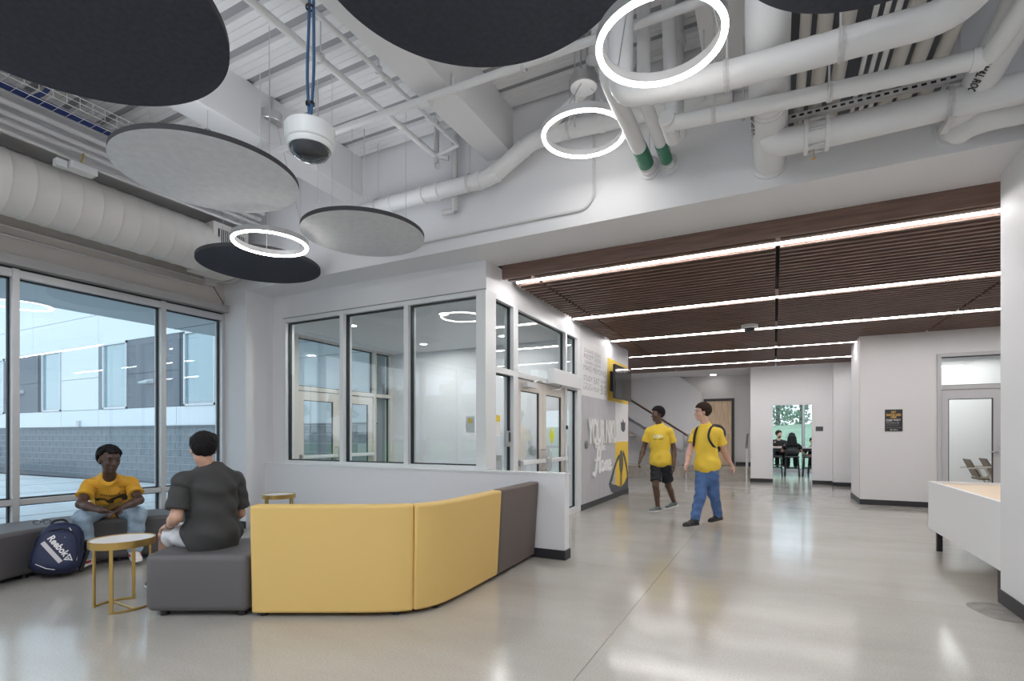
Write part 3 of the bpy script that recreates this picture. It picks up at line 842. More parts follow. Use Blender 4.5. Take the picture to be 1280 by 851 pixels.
# thread rods
ROD = ['left of the dome camera', 'next to the rod left of the dome camera', 'just behind the dome camera', 'over the small grey disc', 'over the ring light by the wall', 'behind the largest ring light', 'above the thin middle pipe']
for i, (x, y, z0) in enumerate(((-4.27, 3.22, 3.62), (-4.19, 3.26, 3.60), (-3.83, 3.5, 3.5), (-4.0, 4.3, 3.9), (-1.55, 4.25, 4.0), (-.45, 3.9, 3.7), (-.2, 4.1, 3.6))):
    tag(MB().tube([(x, y, z0), (x, y, 4.67)], .006, 6).lathe([(.012, -.012), (.012, .012)], (x, y, z0), 8).build('threaded_rod', PIPEG), 'thin threaded hanger rod ' + ROD[i], 'rod', 'loose threaded hanger rods')

# spiral duct along the glazed wall
du = thing('spiral_duct', 'large white spiral duct along the wall above the tall windows', 'duct', (-6.5, 1.0, 3.70))
db = MB()
ring_pts = []
y = -4.15
prof = []
while y < 4.04:
    prof += [(y, .300), (y + .150, .300), (y + .158, .306), (y + .166, .306), (y + .174, .300)]
    y += .18
SEG = 48
vs = []; fs = []
for (yy, r) in prof:
    for k in range(SEG):
        a = 2 * PI * k / SEG
        vs.append((-6.5 + r * math.cos(a), yy, 3.70 + r * math.sin(a)))
n = len(prof)
for i in range(n - 1):
    for k in range(SEG):
        k2 = (k + 1) % SEG
        if k2 == 0: continue
        fs.append((i * SEG + k, (i + 1) * SEG + k, (i + 1) * SEG + k2, i * SEG + k2))
db.add(vs, fs, 0, True)
# helical seam: the shell shifts by 0.06 m per turn; close the back of the cylinder
for i in range(n - 1):
    db.f.append([i * SEG + SEG - 1, (i + 1) * SEG + SEG - 1, (i + 1) * SEG, i * SEG]); db.m.append(0); db.sm.append(True)
db.build('duct_shell', mat('off_white_duct', (.72, .69, .66), .5), du, sharp=50)
MB().box(-6.78, -6.22, 4.04, 4.52, 3.42, 3.98).build('plenum_box', mat('off_white_duct', (.72, .69, .66), .5), du, bevel=.006)
gb = MB().box(-6.222, -6.212, 4.10, 4.46, 3.50, 3.90)
gb.build('grille_back', BLACK, du)
for k in range(13):
    y = 4.115 + k * .027
    MB().box(-6.215, -6.20, y, y + .010, 3.50, 3.90).build('grille_slat', PIPEG, du)

# wall conduits under the duct and junction box
for z, lab in ((3.455, 'upper'), (3.36, 'lower')):
    tag(MB().tube([(-7.03, -4.1, z), (-7.03, 4.43, z)], .013, 8).build('wall_conduit', PIPEG), lab + ' thin conduit on the wall between duct and window head', 'conduit')
jb = thing('junction_box', 'small grey junction box with dangling wires at the window corner', 'junction box', (-7.0, 4.5, 3.42))
MB().box(-7.05, -6.97, 4.43, 4.58, 3.38, 3.52).build('box', PIPEG, jb, bevel=.004)
MB().tube(bend([(-6.98, 4.52, 3.40), (-6.95, 4.56, 3.3), (-6.97, 4.66, 3.2), (-6.98, 4.68, 3.15)], .05), .005, 6).build('wire', BLACK, jb)
MB().tube(bend([(-6.98, 4.56, 3.46), (-6.8, 4.66, 3.44), (-6.6, 4.70, 3.52), (-6.3, 4.70, 3.50)], .08), .014, 8).build('flex_conduit', PIPEW, jb)

# cable tray with blue cables, pipes beside it
tr = thing('cable_tray', 'wire basket cable tray with blue data cables near the ceiling on the left', 'cable tray', (-5.9, 0, 4.35))
tb = MB()
for x in (-6.04, -5.90, -5.76): tb.tube([(x, -4.1, 4.33), (x, 4.6, 4.33)], .004, 5)
for x in (-6.06, -5.74):
    for z in (4.38, 4.43): tb.tube([(x, -4.1, z), (x, 4.6, z)], .004, 5)
for k in range(86):
    y = -4.05 + k * .1
    tb.tube([(-6.06, y, 4.43), (-6.06, y, 4.33), (-5.74, y, 4.33), (-5.74, y, 4.43)], .003, 4)
tb.build('wire_basket', PIPEW, tr)
cb = MB()
for k in range(5):
    x = -6.02 + k * .022
    cb.tube([(x, -4.1, 4.35), (x + .01, 0, 4.345), (x - .006, 2.4, 4.35), (x, 4.5, 4.35)], .011, 6)
cb.tube(bend([(-5.95, 2.2, 4.36), (-5.90, 2.25, 4.40), (-5.7, 2.3, 4.62)], .08), .018, 8)
cb.build('cable', mat('navy_data_cable', (.02, .04, .17), .5), tr)
for i, (x, z, r) in enumerate(((-6.03, 4.24, .03), (-6.10, 4.17, .03), (-6.12, 4.10, .025), (-6.16, 4.03, .02))):
    pipe('ceiling_conduit', 'grey conduit beside the cable tray, %s from the top' % names[i], [(x, -4.1, z), (x, 4.6, z)], r, PIPEG, seg=10, group='conduits beside the cable tray')
tk = thing('emergency_light', 'white boxy emergency light on a conduit beside the duct', 'light', (-6.1, 2.55, 3.94))
MB().tube(bend([(-6.05, -4.1, 3.99), (-6.06, 2.2, 3.99), (-6.10, 2.6, 3.98), (-6.03, 4.6, 3.97)], .3), .016, 8).build('conduit', PIPEG, tk)
MB().box(-6.16, -6.02, 2.50, 2.72, 3.885, 3.955).build('housing', ALUW, tk, bevel=.006)
MB().box(-6.14, -6.06, 2.40, 2.49, 3.87, 3.94).build('lamp_head', ALUW, tk, bevel=.006)
MB().tube([(-6.09, 2.6, 3.955), (-6.07, 2.62, 4.08)], .008, 6).build('bracket', BRASS, tk)
# ================================================================ FURNITURE
def loft(sections, mats, name, parent, bevel=.02, m=0, seg=3):
    """closed loft through matching cross-sections (lists of points)"""
    b = MB(); n = len(sections[0])
    vs = [p for s in sections for p in s]
    fs = []
    for i in range(len(sections) - 1):
        for k in range(n):
            k2 = (k + 1) % n
            fs.append((i * n + k, i * n + k2, (i + 1) * n + k2, (i + 1) * n + k))
    fs.append(tuple(range(n))[::-1]); fs.append(tuple((len(sections) - 1) * n + k for k in range(n)))
    b.add(vs, fs, m)
    return b.build(name, mats, parent, bevel=bevel, seg=seg, fixn=True)


def back_sections(path, zb, zt, th, lean):
    out = []
    P = [Vector((x, y, 0)) for x, y in path]
    for i, p in enumerate(P):
        t = (P[min(i + 1, len(P) - 1)] - P[max(i - 1, 0)]).normalized()
        nrm = Vector((t.y, -t.x, 0))      # outward, towards the camera side
        o = p + nrm * 0
        out.append([(o.x, o.y, zb), (o.x + nrm.x * lean, o.y + nrm.y * lean, zt), (o.x + nrm.x * (lean - th), o.y + nrm.y * (lean - th), zt), (o.x - nrm.x * (th + .02), o.y - nrm.y * (th + .02), zb)])
    return out


def curve_path(a, b, c, d, r0=.5, n=14):
    """straight a-b, smooth b-c, straight c-d"""
    a, b, c, d = [Vector((*p, 0)) for p in (a, b, c, d)]
    L = (c - b).length
    t0 = (b - a).normalized() * L * r0; t1 = (d - c).normalized() * L * r0
    pts = [a, a.lerp(b, .5)]
    for i in range(n + 1):
        t = i / n
        p = b * (1 - t) ** 3 + (b + t0) * 3 * (1 - t) ** 2 * t + (c - t1) * 3 * (1 - t) * t * t + c * t ** 3
        pts.append(p)
    pts += [c.lerp(d, .5), d]
    return [(p.x, p.y) for p in pts]

PA = curve_path((-3.325, 2.435), (-2.70, 2.755), (-2.225, 3.55), (-2.245, 4.13), .52)
# split at the visible seam
si = min(range(len(PA)), key=lambda i: (PA[i][0] + 2.325) ** 2 + (PA[i][1] - 3.02) ** 2)
sofa = thing('curved_sofa', 'curved sofa seen from behind, yellow upholstered back with a brown-grey end panel', 'sofa', (-2.6, 3.4, 0))
loft(back_sections(PA[:si + 1], .03, .805, .11, .03), FABY, 'back_panel', sofa)
loft(back_sections(PA[si:], .03, .805, .11, .045), FABY, 'back_panel', sofa)
ce = [(-2.245, 4.135), (-2.262, 4.58), (-2.285, 5.03)]
e = loft(back_sections(ce, .03, .81, .11, .05), FABB, 'end_panel', sofa)
e['label'] = 'brown-grey end panel of the back'
# seat on the inner side
seat_path = [PA[i] for i in range(0, len(PA), 2)] + [(-2.26, 4.5), (-2.28, 5.0)]
ss = []
P = [Vector((x, y, 0)) for x, y in seat_path]
for i, p in enumerate(P):
    t = (P[min(i + 1, len(P) - 1)] - P[max(i - 1, 0)]).normalized(); nr = Vector((t.y, -t.x, 0))
    a = p - nr * .125; b = p - nr * .66
    ss.append([(a.x, a.y, .04), (a.x, a.y, .45), (b.x, b.y, .45), (b.x, b.y, .04)])
loft(ss, FABG, 'seat', sofa, bevel=.03)
for i in range(0, len(P), 3):
    t = (P[min(i + 1, len(P) - 1)] - P[max(i - 1, 0)]).normalized(); nr = Vector((t.y, -t.x, 0))
    for dd in (.07, .58):
        q = P[i] - nr * dd
        if i == 0: q = q + t * .06
        if i >= len(P) - 3: q = q - t * .06
        MB().lathe([(.03, 0), (.03, .045)], (q.x, q.y, 0), 12).build('foot', BLACK, sofa)

# bench under the man in grey: straight piece with a rounded, wedge-shaped end
a = Vector((.888, .46, 0)); nb = Vector((-.46, .888, 0))
E0 = Vector((-4.0, 2.085, 0))
bench = thing('upholstered_bench', 'charcoal upholstered bench end with the man in grey seated on it', 'bench', tuple(E0))
out2d = [E0 + a * .02, E0 + a * .735, E0 + a * .735 + nb * .66, E0 + a * .3 + nb * .66, E0 - a * .02 + nb * .60, E0 - a * .05 + nb * .5, E0 - a * .02 + nb * .06]
bb = MB().prism([(p.x, p.y) for p in out2d], .04, .45)
bb.build('cushion', FABG, bench, bevel=.045, seg=5)
for (s, q) in ((.10, .08), (.66, .08), (.10, .52), (.66, .55)):
    p = E0 + a * s + nb * q
    MB().lathe([(.03, 0), (.03, .05)], (p.x, p.y, 0), 12).build('foot', BLACK, bench)

# serpentine bench along the glass
cb = thing('curved_bench', 'long curved charcoal bench along the tall windows', 'bench', (-6.2, 2.5, 0))
C = (-4.9, 2.5)
def bench_arc(a0, a1, n):
    secs = []
    for i in range(n + 1):
        an = math.radians(a0 + (a1 - a0) * i / n)
        ca, sa = math.cos(an), math.sin(an)
        secs.append([(C[0] + 1.18 * ca, C[1] + 1.18 * sa, .04), (C[0] + 1.15 * ca, C[1] + 1.15 * sa, .45), (C[0] + 1.80 * ca, C[1] + 1.80 * sa, .45), (C[0] + 1.80 * ca, C[1] + 1.80 * sa, .04)])
    return secs
loft(bench_arc(138, 180, 12), FABG, 'cushion', cb, bevel=.035)
loft(bench_arc(180.4, 230, 12), FABG, 'cushion', cb, bevel=.035)
for an in (142, 160, 178, 195, 212, 227):
    for r in (1.25, 1.72):
        MB().lathe([(.03, 0), (.03, .05)], (C[0] + r * math.cos(math.radians(an)), C[1] + r * math.sin(math.radians(an)), 0), 10).build('foot', BLACK, cb)


def side_table(label, cx, cy, r, h, rot, legang):
    t = thing('side_table', label, 'side table', (cx, cy, 0))
    MB().lathe([(r - .008, h - .052), (r, h - .052), (r, h), (r - .008, h)], (cx, cy, 0), 56, closed=True).build('brass_rim', BRASS, t, sharp=30)
    MB().lathe([(0, h - .03), (r - .008, h - .03), (r - .008, h - .006), (0, h - .006)], (cx, cy, 0), 56).build('table_top', TOPW, t, sharp=30)
    for a_ in legang:
        x = cx + (r - .02) * math.cos(a_); y = cy + (r - .02) * math.sin(a_)
        MB().obox((x, y, (h - .04) / 2), (math.cos(a_), math.sin(a_), 0), (-math.sin(a_), math.cos(a_), 0), (0, 0, 1), .006, .011, (h - .04) / 2).build('leg', BRASS, t)
    b = MB()
    for (p0, p1) in ((0, 1), (2, 3)):
        a0, a1 = legang[p0], legang[p1]
        pts = [(cx + (r - .02) * math.cos(a0 + (a1 - a0) * k / 16), cy + (r - .02) * math.sin(a0 + (a1 - a0) * k / 16), .008) for k in range(17)]
        b.tube(pts, .009, 6)
    m0 = [(legang[0] + legang[1]) / 2, (legang[2] + legang[3]) / 2]
    b.tube([(cx + (r - .02) * math.cos(q), cy + (r - .02) * math.sin(q), .008) for q in m0], .008, 6)
    b.build('base_rail', BRASS, t)
    return t

def leg_at(cx, cy, pts): return [math.atan2(y - cy, x - cx) for x, y in pts]
TX, TY, TR = -4.43, 2.16, .21
la = [math.radians(q) for q in (218, 132, -46, 40)]
side_table('round white topped brass side table between the two seated men', TX, TY, TR, .52, 0, la)
side_table('small round brass side table in the corner by the column', -5.66, 4.54, .20, .555, 0, [.4, 1.6, 3.3, 4.6])

# white reception desk
dk = thing('reception_desk', 'long white desk with pale wood top and black legs behind the right pier', 'desk', (2.1, 6.5, 0))
MB().box(1.6, 1.63, 5.36, 7.57, .225, .772).box(1.63, 2.75, 7.54, 7.57, .225, .772).box(1.63, 2.75, 5.36, 5.39, .225, .772).build('white_panel', DESKW, dk)
MB().box(1.63, 2.75, 5.39, 7.54, .70, .745).build('wood_top', MAPLE, dk)
for x, y in ((1.645, 7.36), (1.645, 5.55), (2.7, 7.36), (2.7, 5.55)):
    MB().box(x - .015, x + .035, y - .025, y + .025, 0, .70).build('leg', BLACK, dk)

# wall television on the mural wall
tv = thing('television', 'slim black television on a wall bracket over the yellow mural square', 'television', (-2.8, 11.1, 2.4))
c0 = Vector((-2.80, 9.92, 2.37)); c1 = Vector((-2.78, 11.10, 2.37))
dx = (c1 - c0).normalized(); nn = Vector((dx.y, -dx.x, 0))
MB().obox((c0 + c1) / 2, dx, nn, (0, 0, 1), (c1 - c0).length / 2, .025, .335).build('casing', BLACK, tv, bevel=.006)
MB().obox((c0 + c1) / 2 + nn * .026, dx, nn, (0, 0, 1), (c1 - c0).length / 2 - .012, .001, .323).build('screen', mat('tv_screen', (.012, .012, .014), .12, coat=.6), tv)
MB().box(-2.965, -2.94, 10.2, 10.8, 2.2, 2.6).tube([(-2.95, 10.5, 2.4), (-2.81, 10.5, 2.4)], .03, 8).build('wall_bracket', BLACK, tv)

# door gear on the vestibule doors
op = thing('door_operator', 'long white automatic operator box above the right vestibule door leaf', 'door operator', (-2.88, 7.55, 2.16))
MB().box(-2.965, -2.84, 6.97, 8.16, 2.06, 2.28).build('cover', ALUW, op, bevel=.006)
MB().tube([(-2.90, 7.35, 2.06), (-2.86, 7.2, 1.99), (-2.93, 7.05, 1.98)], .012, 8).build('arm', STEEL, op)
cl = thing('door_closer', 'grey door closer with arm on the left vestibule door leaf', 'door closer', (-2.9, 6.3, 2.0))
MB().box(-2.95, -2.88, 6.12, 6.42, 1.94, 2.01).build('body', ALU, cl, bevel=.005)
MB().tube([(-2.91, 6.3, 2.01), (-2.86, 6.45, 2.05), (-2.95, 6.75, 2.08)], .011, 8).build('arm', STEEL, cl)

# card reader, push plates, thermostat, sign on glass, bin
cr = thing('card_reader', 'dark card reader with keypad on the left vestibule sidelight', 'card reader', (-2.99, 5.8, 1.25))
MB().box(-3.015, -2.985, 5.76, 5.84, 1.16, 1.36).build('housing', STEEL, cr, bevel=.004)
MB().box(-2.986, -2.982, 5.775, 5.825, 1.22, 1.34).build('keypad', BLACK, cr)
yl = thing('door_notice', 'small yellow and white notice stuck on the left vestibule sidelight', 'notice', (-3.03, 5.55, 1.45))
MB().box(-3.034, -3.031, 5.53, 5.64, 1.47, 1.55).build('yellow_half', mat('notice_yellow', (.85, .62, .06), .5), yl)
MB().box(-3.034, -3.031, 5.53, 5.64, 1.30, 1.46).build('white_half', mat('paper_white', (.80, .80, .78), .6), yl)
yd = thing('door_sticker', 'yellow diamond sticker on the right vestibule door glass', 'sticker', (-3.0, 7.2, 1.3))
MB().prism([(7.22, 1.16), (7.32, 1.30), (7.22, 1.44), (7.12, 1.30)], -2.992, -2.990, axis='x').build('sticker', mat('lime_yellow', (.72, .80, .05), .5), yd)
yd2 = thing('door_sticker', 'round lime yellow sticker on the outer vestibule door glass', 'sticker', (-7.0, 7.1, 1.3))
MB().prism([(7.18 + .075 * math.cos(q), 1.14 + .075 * math.sin(q)) for q in [2 * PI * k / 24 for k in range(24)]], -7.066, -7.063, axis='x').build('sticker', mat('lime_yellow', (.72, .80, .05), .5), yd2)
pp = thing('push_plate', 'round steel door push plate on the vestibule back wall', 'push plate', (-4.6, 8.38, 1.1))
MB().xform(Matrix()).lathe([(0, 0), (.09, 0), (.085, .018), (0, .022)], (0, 0, 0), 24).xform(Matrix.Translation((-3.86, 8.418, 1.03)) @ Matrix.Rotation(PI / 2, 4, 'X')).build('plate', STEEL, pp)
sg = thing('paper_sign', 'white paper sign with yellow mark taped on the vestibule window', 'sign', (-3.3, 5.24, 1.4))
MB().box(-3.31, -3.19, 5.283, 5.286, 1.33, 1.53).build('sheet', mat('paper_white', (.80, .80, .78), .6), sg)
MB().box(-3.28, -3.22, 5.2805, 5.283, 1.45, 1.505).build('yellow_mark', mat('notice_yellow', (.85, .62, .06), .5), sg)
bn = thing('waste_bin', 'round white waste bin inside the vestibule', 'bin', (-4.25, 7.6, 0))
MB().lathe([(0, 0), (.17, 0), (.175, .02), (.175, .88), (.16, .89), (.155, .86), (0, .86)], (-4.25, 7.6, 0), 36).build('body', ALUW, bn, sharp=40)
MB().lathe([(.178, .90), (.178, .97), (.12, 1.0), (0, 1.0)], (-4.25, 7.6, 0), 36).build('lid', STEEL, bn, sharp=40)
ms = thing('floor_mat', 'dark ribbed entrance mat inside the vestibule doors', 'mat', (-4.5, 7, 0))
MB().box(-6.5, -3.3, 5.7, 8.1, 0.0, .012).build('mat_body', mat('dark_mat', (.04, .04, .042), .9), ms)
wpl = thing('wall_plate', 'small dark sensor on the vestibule sidelight frame', 'sensor', (-2.96, 7.75, 1.5))
MB().box(-2.97, -2.95, 7.74, 7.79, 1.40, 1.46).build('body', BLACK, wpl)
wb = thing('push_plate', 'round dark steel door push button on the mural wall left of the word Home', 'push plate', (-2.96, 8.75, 1.15))
MB().lathe([(0, 0), (.078, 0), (.07, .02), (0, .025)], (0, 0, 0), 24).xform(Matrix.Translation((-2.969, 8.71, 1.14)) @ Matrix.Rotation(PI / 2, 4, 'Y')).build('plate', mat('dark_steel', (.18, .18, .19), .35, metal=.8), wb)
rs = thing('room_sign', 'small dark room sign beside the study room opening', 'sign', (1.06, 15.99, 1.48))
MB().box(.985, 1.155, 15.985, 16.0, 1.42, 1.54).build('plate', mat('dark_plaque', (.07, .065, .065), .4), rs)
GL = mat('eyeglass_frame', (.02, .02, .022), .3)
eg = thing('eyeglasses', 'pair of dark framed eyeglasses lying on the curved bench', 'eyeglasses', (-6.3, 2.37, .45))
Mg = Matrix.Translation((-6.24, 2.36, .452)) @ Matrix.Rotation(math.radians(62), 4, 'Z')
g = MB()
for s in (-1, 1):
    g.tube([(s * .036 + .027 * math.cos(q), 0, .022 + .019 * math.sin(q)) for q in [2 * PI * k / 14 for k in range(14)]], .0028, 5, closed=True)
    g.tube([(s * .064, 0, .03), (s * .068, .06, .02), (s * .064, .13, .006)], .0028, 5)
g.tube([(-.009, 0, .025), (.009, 0, .025)], .0028, 5)
g.xform(Mg).build('frame', GL, eg)

# backpack on the floor against the bench
NAVY = mat('navy_nylon', (.012, .018, .062), .6, bump=.15, bscale=60)
NAVYB = mat('black_nylon', (.012, .012, .018), .65)
WPR = mat('white_print', (.78, .77, .78), .5)
SPR = mat('silver_print', (.55, .53, .55), .5)
bp = thing('backpack', 'navy blue backpack with white lettering and a silver stripe leaning on the curved bench', 'backpack', (-5.86, 2.34, 0))
fwd = Vector((.86, -.51, .0)).normalized(); side = Vector((.51, .86, 0)).normalized()
tilt = math.radians(14)
up = (Vector((0, 0, 1)) * math.cos(tilt) - fwd * math.sin(tilt)).normalized()
fw2 = side.cross(up).normalized() * 1
if fw2.dot(fwd) < 0: fw2 = -fw2
BPM = Matrix(((side.x, up.x, fw2.x, -5.84), (side.y, up.y, fw2.y, 2.285), (side.z, up.z, fw2.z, .015), (0, 0, 0, 1)))


def rounded_bag(w0, w1, h, d, n=28, m=28, zc=0.0, puff=.05):
    """superellipse cross-sections stacked up, local x=side y=up z=front"""
    vs = []; fs = []
    for i in range(n + 1):
        t = i / n
        yy = h * t
        prof = (1 - abs(2 * t - 1) ** 4.5) ** (1 / 2.6) if 0 < t < 1 else 0.02
        top = 1 - .30 * max(0, (t - .35) / .65) ** 1.6
        w = (w0 + (w1 - w0) * t) * top * max(prof, .02) / 2
        dd = d * max(prof, .02) * (1 - .25 * t) / 2
        for k in range(m):
            an = 2 * PI * k / m
            c, s = math.cos(an), math.sin(an)
            ex = 2 / 3.2
            x = w * math.copysign(abs(c) ** ex, c); z = dd * math.copysign(abs(s) ** ex, s)
            vs.append((x, yy, z + zc))
    for i in range(n):
        for k in range(m):
            k2 = (k + 1) % m
            fs.append((i * m + k, (i + 1) * m + k, (i + 1) * m + k2, i * m + k2))
    b = MB(); b.add(vs, fs, 0, True)
    b.f.append(list(range(m))); b.m.append(0); b.sm.append(True)
    b.f.append([n * m + k for k in range(m)][::-1]); b.m.append(0); b.sm.append(True)
    return b

rot = Matrix.Translation((0, .02, .0)) @ Matrix.Rotation(math.radians(-9), 4, 'Z')
B2 = BPM @ rot
rounded_bag(.365, .37, .475, .24).xform(B2).build('bag_body', NAVY, bp, fixn=True, sharp=80)
rounded_bag(.315, .31, .36, .10, zc=.11).xform(B2 @ Matrix.Translation((0, .03, 0))).build('front_pocket', NAVY, bp, fixn=True, sharp=80)
z = MB()
z.tube([(-.135, .12, .112), (-.135, .28, .112), (-.08, .385, .10), (.0, .41, .09), (.08, .385, .10), (.135, .28, .112), (.135, .12, .112)], .006, 6)
z.tube([(-.165, .10, .06), (-.165, .30, .065), (-.10, .43, .05), (0, .46, .045), (.10, .43, .05), (.165, .30, .065), (.165, .10, .06)], .007, 6)
z.xform(B2).build('zipper', NAVYB, bp)
MB().tube(bend([(-.11, .42, -.03), (-.10, .485, -.03), (-.02, .505, -.03), (.02, .46, -.03)], .03), .010, 8).xform(B2).build('carry_handle', NAVYB, bp)
MB().tube([(-.16, .38, -.09), (-.195, .25, -.11), (-.18, .06, -.07)], .02, 8).xform(B2).build('shoulder_strap', NAVYB, bp)
MB().tube([(.16, .36, -.09), (.195, .22, -.09), (.18, .04, -.05)], .02, 8).xform(B2).build('shoulder_strap', NAVYB, bp)
mp_ = MB()
mp_.tube([(-.11, .085, .155), (-.03, .05, .158), (.03, .042, .155)], .003, 5).tube([(.142, .22, .10), (.158, .13, .095)], .004, 5).tube([(.04, .33, .145), (.085, .31, .14)], .003, 5).tube([(.05, .42, .09), (.075, .385, .095)], .004, 5)
mp_.xform(B2).build('reflective_piping', WPR, bp)

# smartphone in the hands of the man in yellow is added with him; meeting room furniture
CHB = mat('brown_chair_shell', (.115, .078, .04), .5)
LEGW = mat('pale_chair_leg', (.55, .50, .45), .45)
def mchair(label, x, y):
    t = thing('meeting_chair', label, 'chair', (x, y, 0), 'chairs in the meeting room')
    MB().add([(x - .22, y - .22, .84), (x - .22, y + .22, .84), (x - .06, y + .22, .50), (x - .06, y - .22, .50), (x - .24, y - .22, .835), (x - .24, y + .22, .835), (x - .085, y + .22, .49), (x - .085, y - .22, .49)],
             [(0, 3, 2, 1), (4, 5, 6, 7), (0, 1, 5, 4), (2, 3, 7, 6), (0, 4, 7, 3), (1, 2, 6, 5)]).build('backrest', CHB, t, bevel=.01, fixn=True)
    MB().box(x - .10, x + .34, y - .23, y + .23, .44, .48).build('seat', CHB, t, bevel=.012)
    for s in (-1, 1):
        MB().tube([(x - .02, y + s * .23, .70), (x + .28, y + s * .24, 0)], .017, 8).build('leg', LEGW, t)
        MB().tube([(x + .22, y + s * .22, .44), (x - .10, y + s * .24, 0)], .017, 8).build('leg', LEGW, t)
        MB().tube([(x - .26, y + s * .24, .66), (x + .02, y + s * .24, .68)], .016, 8).build('armrest', LEGW, t)
mchair('brown chair with pale splayed legs behind the meeting room door glass', 3.62, 13.2)
mchair('second brown chair, half hidden by the meeting room door stile', 4.02, 13.75)
mt = thing('meeting_table', 'white meeting table beside the brown chairs', 'table', (4.2, 13.2, 0))
MB().box(3.95, 4.55, 12.5, 14.2, .72, .75).build('table_top', DESKW, mt)
for x, y in ((4.45, 12.6), (4.45, 14.1), (4.05, 14.1), (4.05, 12.6)):
    MB().box(x - .02, x + .02, y - .02, y + .02, 0, .72).build('leg', STEEL, mt)

# study room: counter height table and stools
st = thing('high_table', 'counter height table with grey top in the study room', 'table', (.6, 19.3, 0))
MB().box(-1.2, 2.4, 18.95, 19.65, .88, .92).build('table_top', mat('grey_table_top', (.45, .46, .47), .3), st)
MB().box(-1.1, 2.3, 19.0, 19.6, .82, .88).build('apron', BLACK, st)
for x in (-1.1, 2.2):
    for y in (19.05, 19.5): MB().box(x, x + .06, y, y + .06, 0, .82).build('leg', BLACK, st)
DKW = mat('black_stool_wood', (.018, .017, .018), .45)
def stool(label, x, y):
    t = thing('bar_stool', label, 'stool', (x, y, 0), 'black stools at the high table')
    MB().box(x - .2, x + .2, y - .19, y + .19, .60, .645).build('seat', DKW, t, bevel=.012)
    for sx in (-1, 1):
        for sy in (-1, 1):
            MB().tube([(x + sx * .165, y + sy * .155, .60), (x + sx * .205, y + sy * .19, 0)], .02, 8).build('leg', DKW, t)
        MB().tube([(x + sx * .19, y - .17, .22), (x + sx * .19, y + .17, .22)], .013, 6).build('stretcher', DKW, t)
    for sy in (-1, 1):
        MB().tube([(x - .19, y + sy * .17, .28), (x + .19, y + sy * .17, .28)], .013, 6).build('stretcher', DKW, t)
stool('black wooden stool at the left jamb of the study room opening', .02, 18.7)
stool('black wooden stool under the long haired woman', .50, 18.66)
stool('black wooden stool at the right jamb of the study room opening', 1.0, 18.7)
stool('black wooden stool across the high table under the bearded man', .13, 20.12)

# handrails by the steps
def post_rail(label, x, y):
    t = thing('step_handrail', label, 'handrail', (x, y, 0), 'steel handrails at the platform steps')
    for yy, zb in ((y, 0), (y + .55, .375)):
        MB().box(x - .022, x + .022, yy - .022, yy + .022, zb, .92 + zb * 1.0).build('post', STEEL, t)
    MB().add([(x - .03, y - .12, .90), (x + .03, y - .12, .90), (x + .03, y + .65, 1.32), (x - .03, y + .65, 1.32), (x - .03, y - .12, .94), (x + .03, y - .12, .94), (x + .03, y + .65, 1.36), (x - .03, y + .65, 1.36)],
             [(3, 2, 1, 0), (4, 5, 6, 7), (0, 1, 5, 4), (1, 2, 6, 5), (2, 3, 7, 6), (3, 0, 4, 7)]).build('rail', STEEL, t)
post_rail('steel handrail at the left of the platform steps by the stair foot', -2.33, 15.95)
post_rail('steel handrail at the right of the platform steps by the white wall', -.70, 15.95)

# stair rising to the left with wooden handrail
sr = thing('staircase', 'stair rising to the left with grey stringer, mesh guard and dark wooden handrail', 'staircase', (-3.4, 16.7, .375))
SG = mat('grey_stair_steel', (.36, .36, .37), .45)
sx0, sz0, sx1, sz1 = -2.45, .375, -5.1, 2.06
MB().add([(sx0, 16.55, sz0), (sx1, 16.55, sz1), (sx1, 16.55, sz1 + .32), (sx0, 16.55, sz0 + .32), (sx0, 16.6, sz0), (sx1, 16.6, sz1), (sx1, 16.6, sz1 + .32), (sx0, 16.6, sz0 + .32)],
         [(0, 1, 2, 3), (7, 6, 5, 4), (3, 2, 6, 7), (0, 4, 5, 1), (0, 3, 7, 4), (1, 5, 6, 2)]).build('stringer', SG, sr, fixn=True)
for k in range(9):
    x = -2.55 - k * .28; zz = .375 + .18 * (k + 1)
    MB().box(x - .28, x, 16.6, 17.4, zz - .18, zz).build('tread', PCON, sr)
MB().add([(sx0, 16.565, sz0 + .42), (sx1, 16.565, sz1 + .42), (sx1, 16.565, sz1 + .92), (sx0, 16.565, sz0 + .92), (sx0, 16.575, sz0 + .42), (sx1, 16.575, sz1 + .42), (sx1, 16.575, sz1 + .92), (sx0, 16.575, sz0 + .92)],
         [(0, 1, 2, 3), (7, 6, 5, 4), (3, 2, 6, 7), (0, 4, 5, 1), (0, 3, 7, 4), (1, 5, 6, 2)]).build('guard_panel', mat('perforated_guard', (.50, .50, .51), .5), sr, fixn=True)
for k in range(4):
    f_ = k / 3
    x = sx0 + (sx1 - sx0) * f_ - .03; zz = sz0 + (sz1 - sz0) * f_
    MB().box(x - .03, x + .03, 16.54, 16.6, zz + .2, zz + .98).build('baluster', SG, sr)
MB().tube([(-2.28, 16.56, sz0 + .86), (sx1, 16.56, sz1 + 1.02)], .032, 10).tube([(-2.28, 16.56, sz0 + .86), (-2.28, 16.56, sz0 + .72)], .03, 8).build('handrail', mat('dark_wood_handrail', (.08, .04, .025), .4), sr)
